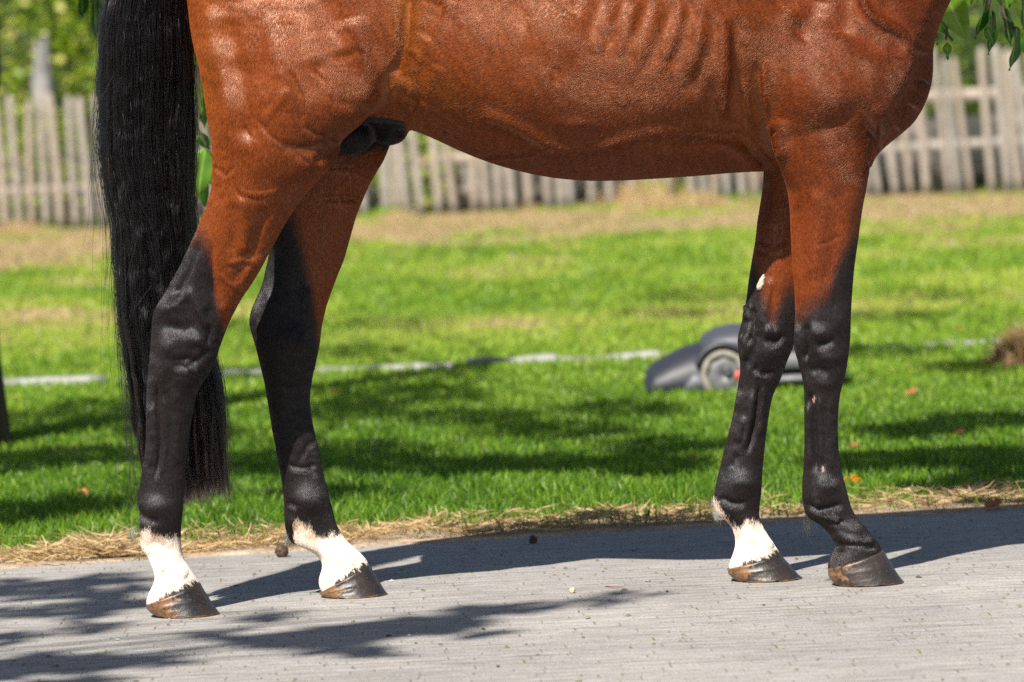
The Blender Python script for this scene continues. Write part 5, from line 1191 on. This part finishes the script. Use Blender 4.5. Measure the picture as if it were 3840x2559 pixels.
def disc(name, cx, cz, r0, r1, y0, y1, mat, parent, n=40, wob=0.0, k=0):
    a = np.linspace(0, 2 * np.pi, n, endpoint=False); w = 1 + wob * np.cos(a * k); V = []
    prof = [(r0, y0 + .004), (r0 * .97, y0), (r1, y0), (r1, y1), (r0, y1)]
    for r, y in prof: V += [(MX + cx + r * math.cos(t) * ww, y, cz + r * math.sin(t) * ww) for t, ww in zip(a, w if r == r1 else np.ones(n))]
    q = [(i * n + j, i * n + (j + 1) % n, ((i + 1) % 5) * n + (j + 1) % n, ((i + 1) % 5) * n + j) for i in range(5) for j in range(n)]
    return make_mesh(name, V, np.array(q), mat, parent, origin=org)
for wy in (ff_ - .022, ff_ + .385):
    wh = disc("wheel", .228, .066, .070, .052, wy, wy + .034, MAT['m_tyre'], mower, wob=.05, k=8)
    hb_ = disc("hub", .228, .066, .0535, .0004, wy + .006, wy + .026, MAT['m_light'], None, wob=.03, k=8); hb_.parent = wh
    cp_ = disc("hub_cap", .240, .074, .015, .0004, wy - .001, wy + .008, MAT['m_mid'], None); cp_.parent = wh
    md = make_mesh("mark", [(MX + .262, wy + .003, .052), (MX + .284, wy + .003, .054), (MX + .282, wy + .003, .074), (MX + .263, wy + .003, .074), (MX + .262, wy + .008, .052), (MX + .284, wy + .008, .054), (MX + .282, wy + .008, .074), (MX + .263, wy + .008, .074)], np.array([(0, 1, 2, 3), (5, 4, 7, 6), (3, 2, 6, 7), (1, 0, 4, 5), (0, 3, 7, 4), (2, 1, 5, 6)]), MAT['m_red'], None, smooth=False, origin=org); md.parent = wh
    for c_ in (hb_, cp_, md): c_.location = (0, 0, 0)
ar = np.linspace(math.radians(8), math.radians(158), 20); V = []
for r in (.078, .094): V += [(MX + .228 + r * math.cos(t), ff_ - .006, .066 + r * math.sin(t)) for t in ar]
for r in (.078, .094): V += [(MX + .228 + r * math.cos(t), ff_ + .05, .066 + r * math.sin(t)) for t in ar]
q = [(j, j + 1, 21 + j, 20 + j) for j in range(19)] + [(40 + j + 1, 40 + j, 60 + j, 61 + j) for j in range(19)] + [(20 + j, 21 + j, 61 + j, 60 + j) for j in range(19)] + [(j + 1, j, 40 + j, 41 + j) for j in range(19)]
make_mesh("wheel_arch", V, np.array(q), MAT['m_dark'], mower, origin=org)

# ------------------------------------------------------------------ small things
def small_leaf(px, py, size, tint, label, cat="leaf", z=.03, tilt=.5, seed=0):
    b = ground(px, py, z); r_ = np.random.default_rng(seed); a = r_.uniform(0, 6.28); d = np.array([math.cos(a), math.sin(a) * .5, r_.uniform(-.1, .4)])
    V, F, T, s = big_leaf(b, d, size, size * .62, (r_.normal(0, .3), -.6, .8), -.25, .3, seed)
    o = make_mesh("fallen_leaf", V, F, MAT['fallen'], attrs=dict(tint=np.full(len(V), tint)), origin=tuple(b)); tag(o, label, cat, "fallen leaves on the grass"); return o
for i, (x, y, s_, t_, lb) in enumerate([(780,902,.035,.45,"orange leaf lying in the lawn just right of the far hind cannon"),(1600,1058,.030,.35,"brown leaf on the lawn left of the fore feet"),(1966,1026,.030,.4,"orange leaf on the lawn just right of the near fore cannon"),
        (2185,996,.040,.1,"dark brown leaf on the shaded lawn near the right edge"),(2080,905,.04,.45,"pale orange leaf on the lit lawn at the right"),(1384,822,.035,.5,"orange leaf lying against the kerb stone"),(206,1131,.03,.55,"small orange leaf on the lawn left of the tail"),
        (2214,766,.035,.5,"orange leaf beside the kerb stone at the right"),(1900,1180,.035,.5,"orange leaf on the verge between the fore feet"),(2262,1162,.05,.3,"brown crumpled leaf on the verge at the right")]):
    small_leaf(x * v, y * v, s_, t_, lb, z=.028 if y < 1150 else .012, seed=i)
fl = empty("flower", tuple(ground(3195, 1850, 0))); tag(fl, "small yellow flower in the grass right of the near fore foot", "flower"); fp = np.array(fl.location)
for k, (dx, dz, s_) in enumerate([(-.012, .030, .010), (.006, .034, .012), (.018, .028, .008)]):
    ps = []
    for j in range(9):
        a = j * 2 * math.pi / 9; Vq, Fq, _, _ = big_leaf(fp + np.array([dx, 0, dz]), (math.cos(a), -.35, math.sin(a)), s_, s_ * .45, (0, -1, .4), -.1, 0, j); ps.append((Vq, Fq))
    V, F = merge(ps); make_mesh("blossom", V, F, MAT['fallen'], fl, attrs=dict(tint=np.full(len(V), 1.0)), origin=tuple(fl.location))
V, F = tube([fp, fp + np.array([.004, 0, .02]), fp + np.array([.006, 0, .034])], .0012, 5); make_mesh("stem", V, F, mat_simple("stem_green", (.06, .14, .02), .6), fl, origin=tuple(fl.location))
def ball(name, px, py, r, mat, label, cat, seed, rough=.22, group=None):
    g0 = ground(px, py); o = blobmesh(name, (g0[0], g0[1] + r[1], r[2] * .86), r, mat, seed, rough, 18, 2.4); tag(o, label, cat, group); return o
ball("dung_ball", 1056, 2092, (.0150, .014, .0135), MAT['dung'], "round dark dung ball at the paving edge left of the far hind foot", "dung", 2, .3, "dung balls")
ball("dung_ball", 2000, 2040, (.0095, .009, .009), MAT['dung'], "small dark dung ball at the paving edge in the middle", "dung", 3, .3, "dung balls")
ball("dung_ball", 3822, 1893, (.022, .02, .016), MAT['dung'], "dark dung lump at the right edge by the paving", "dung", 4, .3, "dung balls")
ball("pebble", 2146, 2226, (.0058, .005, .0060), MAT['pebble'], "pale tan pebble on the paving between hind and fore feet", "pebble", 5, .3, "pebbles on the paving")
ball("pebble", 2430, 2184, (.005, .004, .003), MAT['concrete'], "flat pale pebble on the paving left of the far fore foot", "pebble", 6, .3, "pebbles on the paving")
ball("pebble", 1868, 2504, (.0032, .003, .002), MAT['dung'], "tiny black pebble on the nearest paving", "pebble", 7, .3, "pebbles on the paving")
ball("pebble", 2502, 2222, (.003, .003, .002), MAT['dung'], "tiny dark pebble left of the fore feet", "pebble", 8, .3, "pebbles on the paving")
V, F = tube([ground(2272, 2199, .002), ground(2300, 2201, .003), ground(2335, 2202, .002)], [.0012, .0010, .0006], 5); o = make_mesh("twig", V, F, mat_simple("twig_brown", (.16, .07, .05), .7), origin=tuple(ground(2300, 2200))); tag(o, "thin reddish twig lying on the paving", "twig")
# grit, moss crumbs and straw bits on the paving
n = 1500; Y = rg.uniform(-1.6, 1.3, n); X = rg.uniform(-1, 1, n) * 1.35; P = np.stack([X, Y, np.full(n, .0015)], 1); sz = rg.gamma(2, .0006, n) + .0007
a = rg.uniform(0, 6.28, n); d = np.stack([np.cos(a), np.sin(a), 0 * a], 1) * (sz * rg.uniform(.8, 2.4, n))[:, None]; e = np.stack([-np.sin(a), np.cos(a), 0 * a], 1) * sz[:, None]; u_ = np.array([0, 0, 1.0]) * (sz * .7)[:, None]
V = np.stack([P - d, P + e, P + d, P - e, P + u_], 1).reshape(-1, 3); V[:, 2] = np.maximum(V[:, 2], .0005); i_ = np.arange(n)[:, None] * 5
o = make_mesh("grit", V, [np.vstack([i_ + np.array([[0, 1, 4]]) , i_ + np.array([[1, 2, 4]]), i_ + np.array([[2, 3, 4]]), i_ + np.array([[3, 0, 4]])])], MAT_GRIT := mat_blade("grit_and_moss", [(0, (.05, .035, .025)), (.35, (.16, .10, .06)), (.55, (.09, .12, .02)), (.8, (.20, .18, .08)), (.94, (.26, .24, .2)), (1, (.45, .42, .38))], 0.0, .8), smooth=False, attrs=dict(tint=np.repeat(rg.random(n), 5)))
tag(o, "grit, moss crumbs and bits of straw strewn on the paving", kind='stuff')
# dead weed clump at the right edge
wc = ground(3812, 1392); root = empty("weed_clump", (wc[0], wc[1], 0)); tag(root, "brown dead weed clump in the lawn at the right edge", "weed")
n = 900; X = wc[0] + rg.normal(.03, .055, n); Y = wc[1] + rg.normal(0, .06, n); Vq, Fq, T = blades(X, Y, rg.uniform(.05, .19, n) * np.exp(-((X - wc[0] - .03) / .11) ** 2), rg.uniform(.004, .010, n), np.clip(rg.normal(.12, .2, n), 0, 1), .8)
make_mesh("leaves", Vq, Fq, MAT['straw'], root, smooth=False, attrs=dict(tint=T), origin=(wc[0], wc[1], 0))
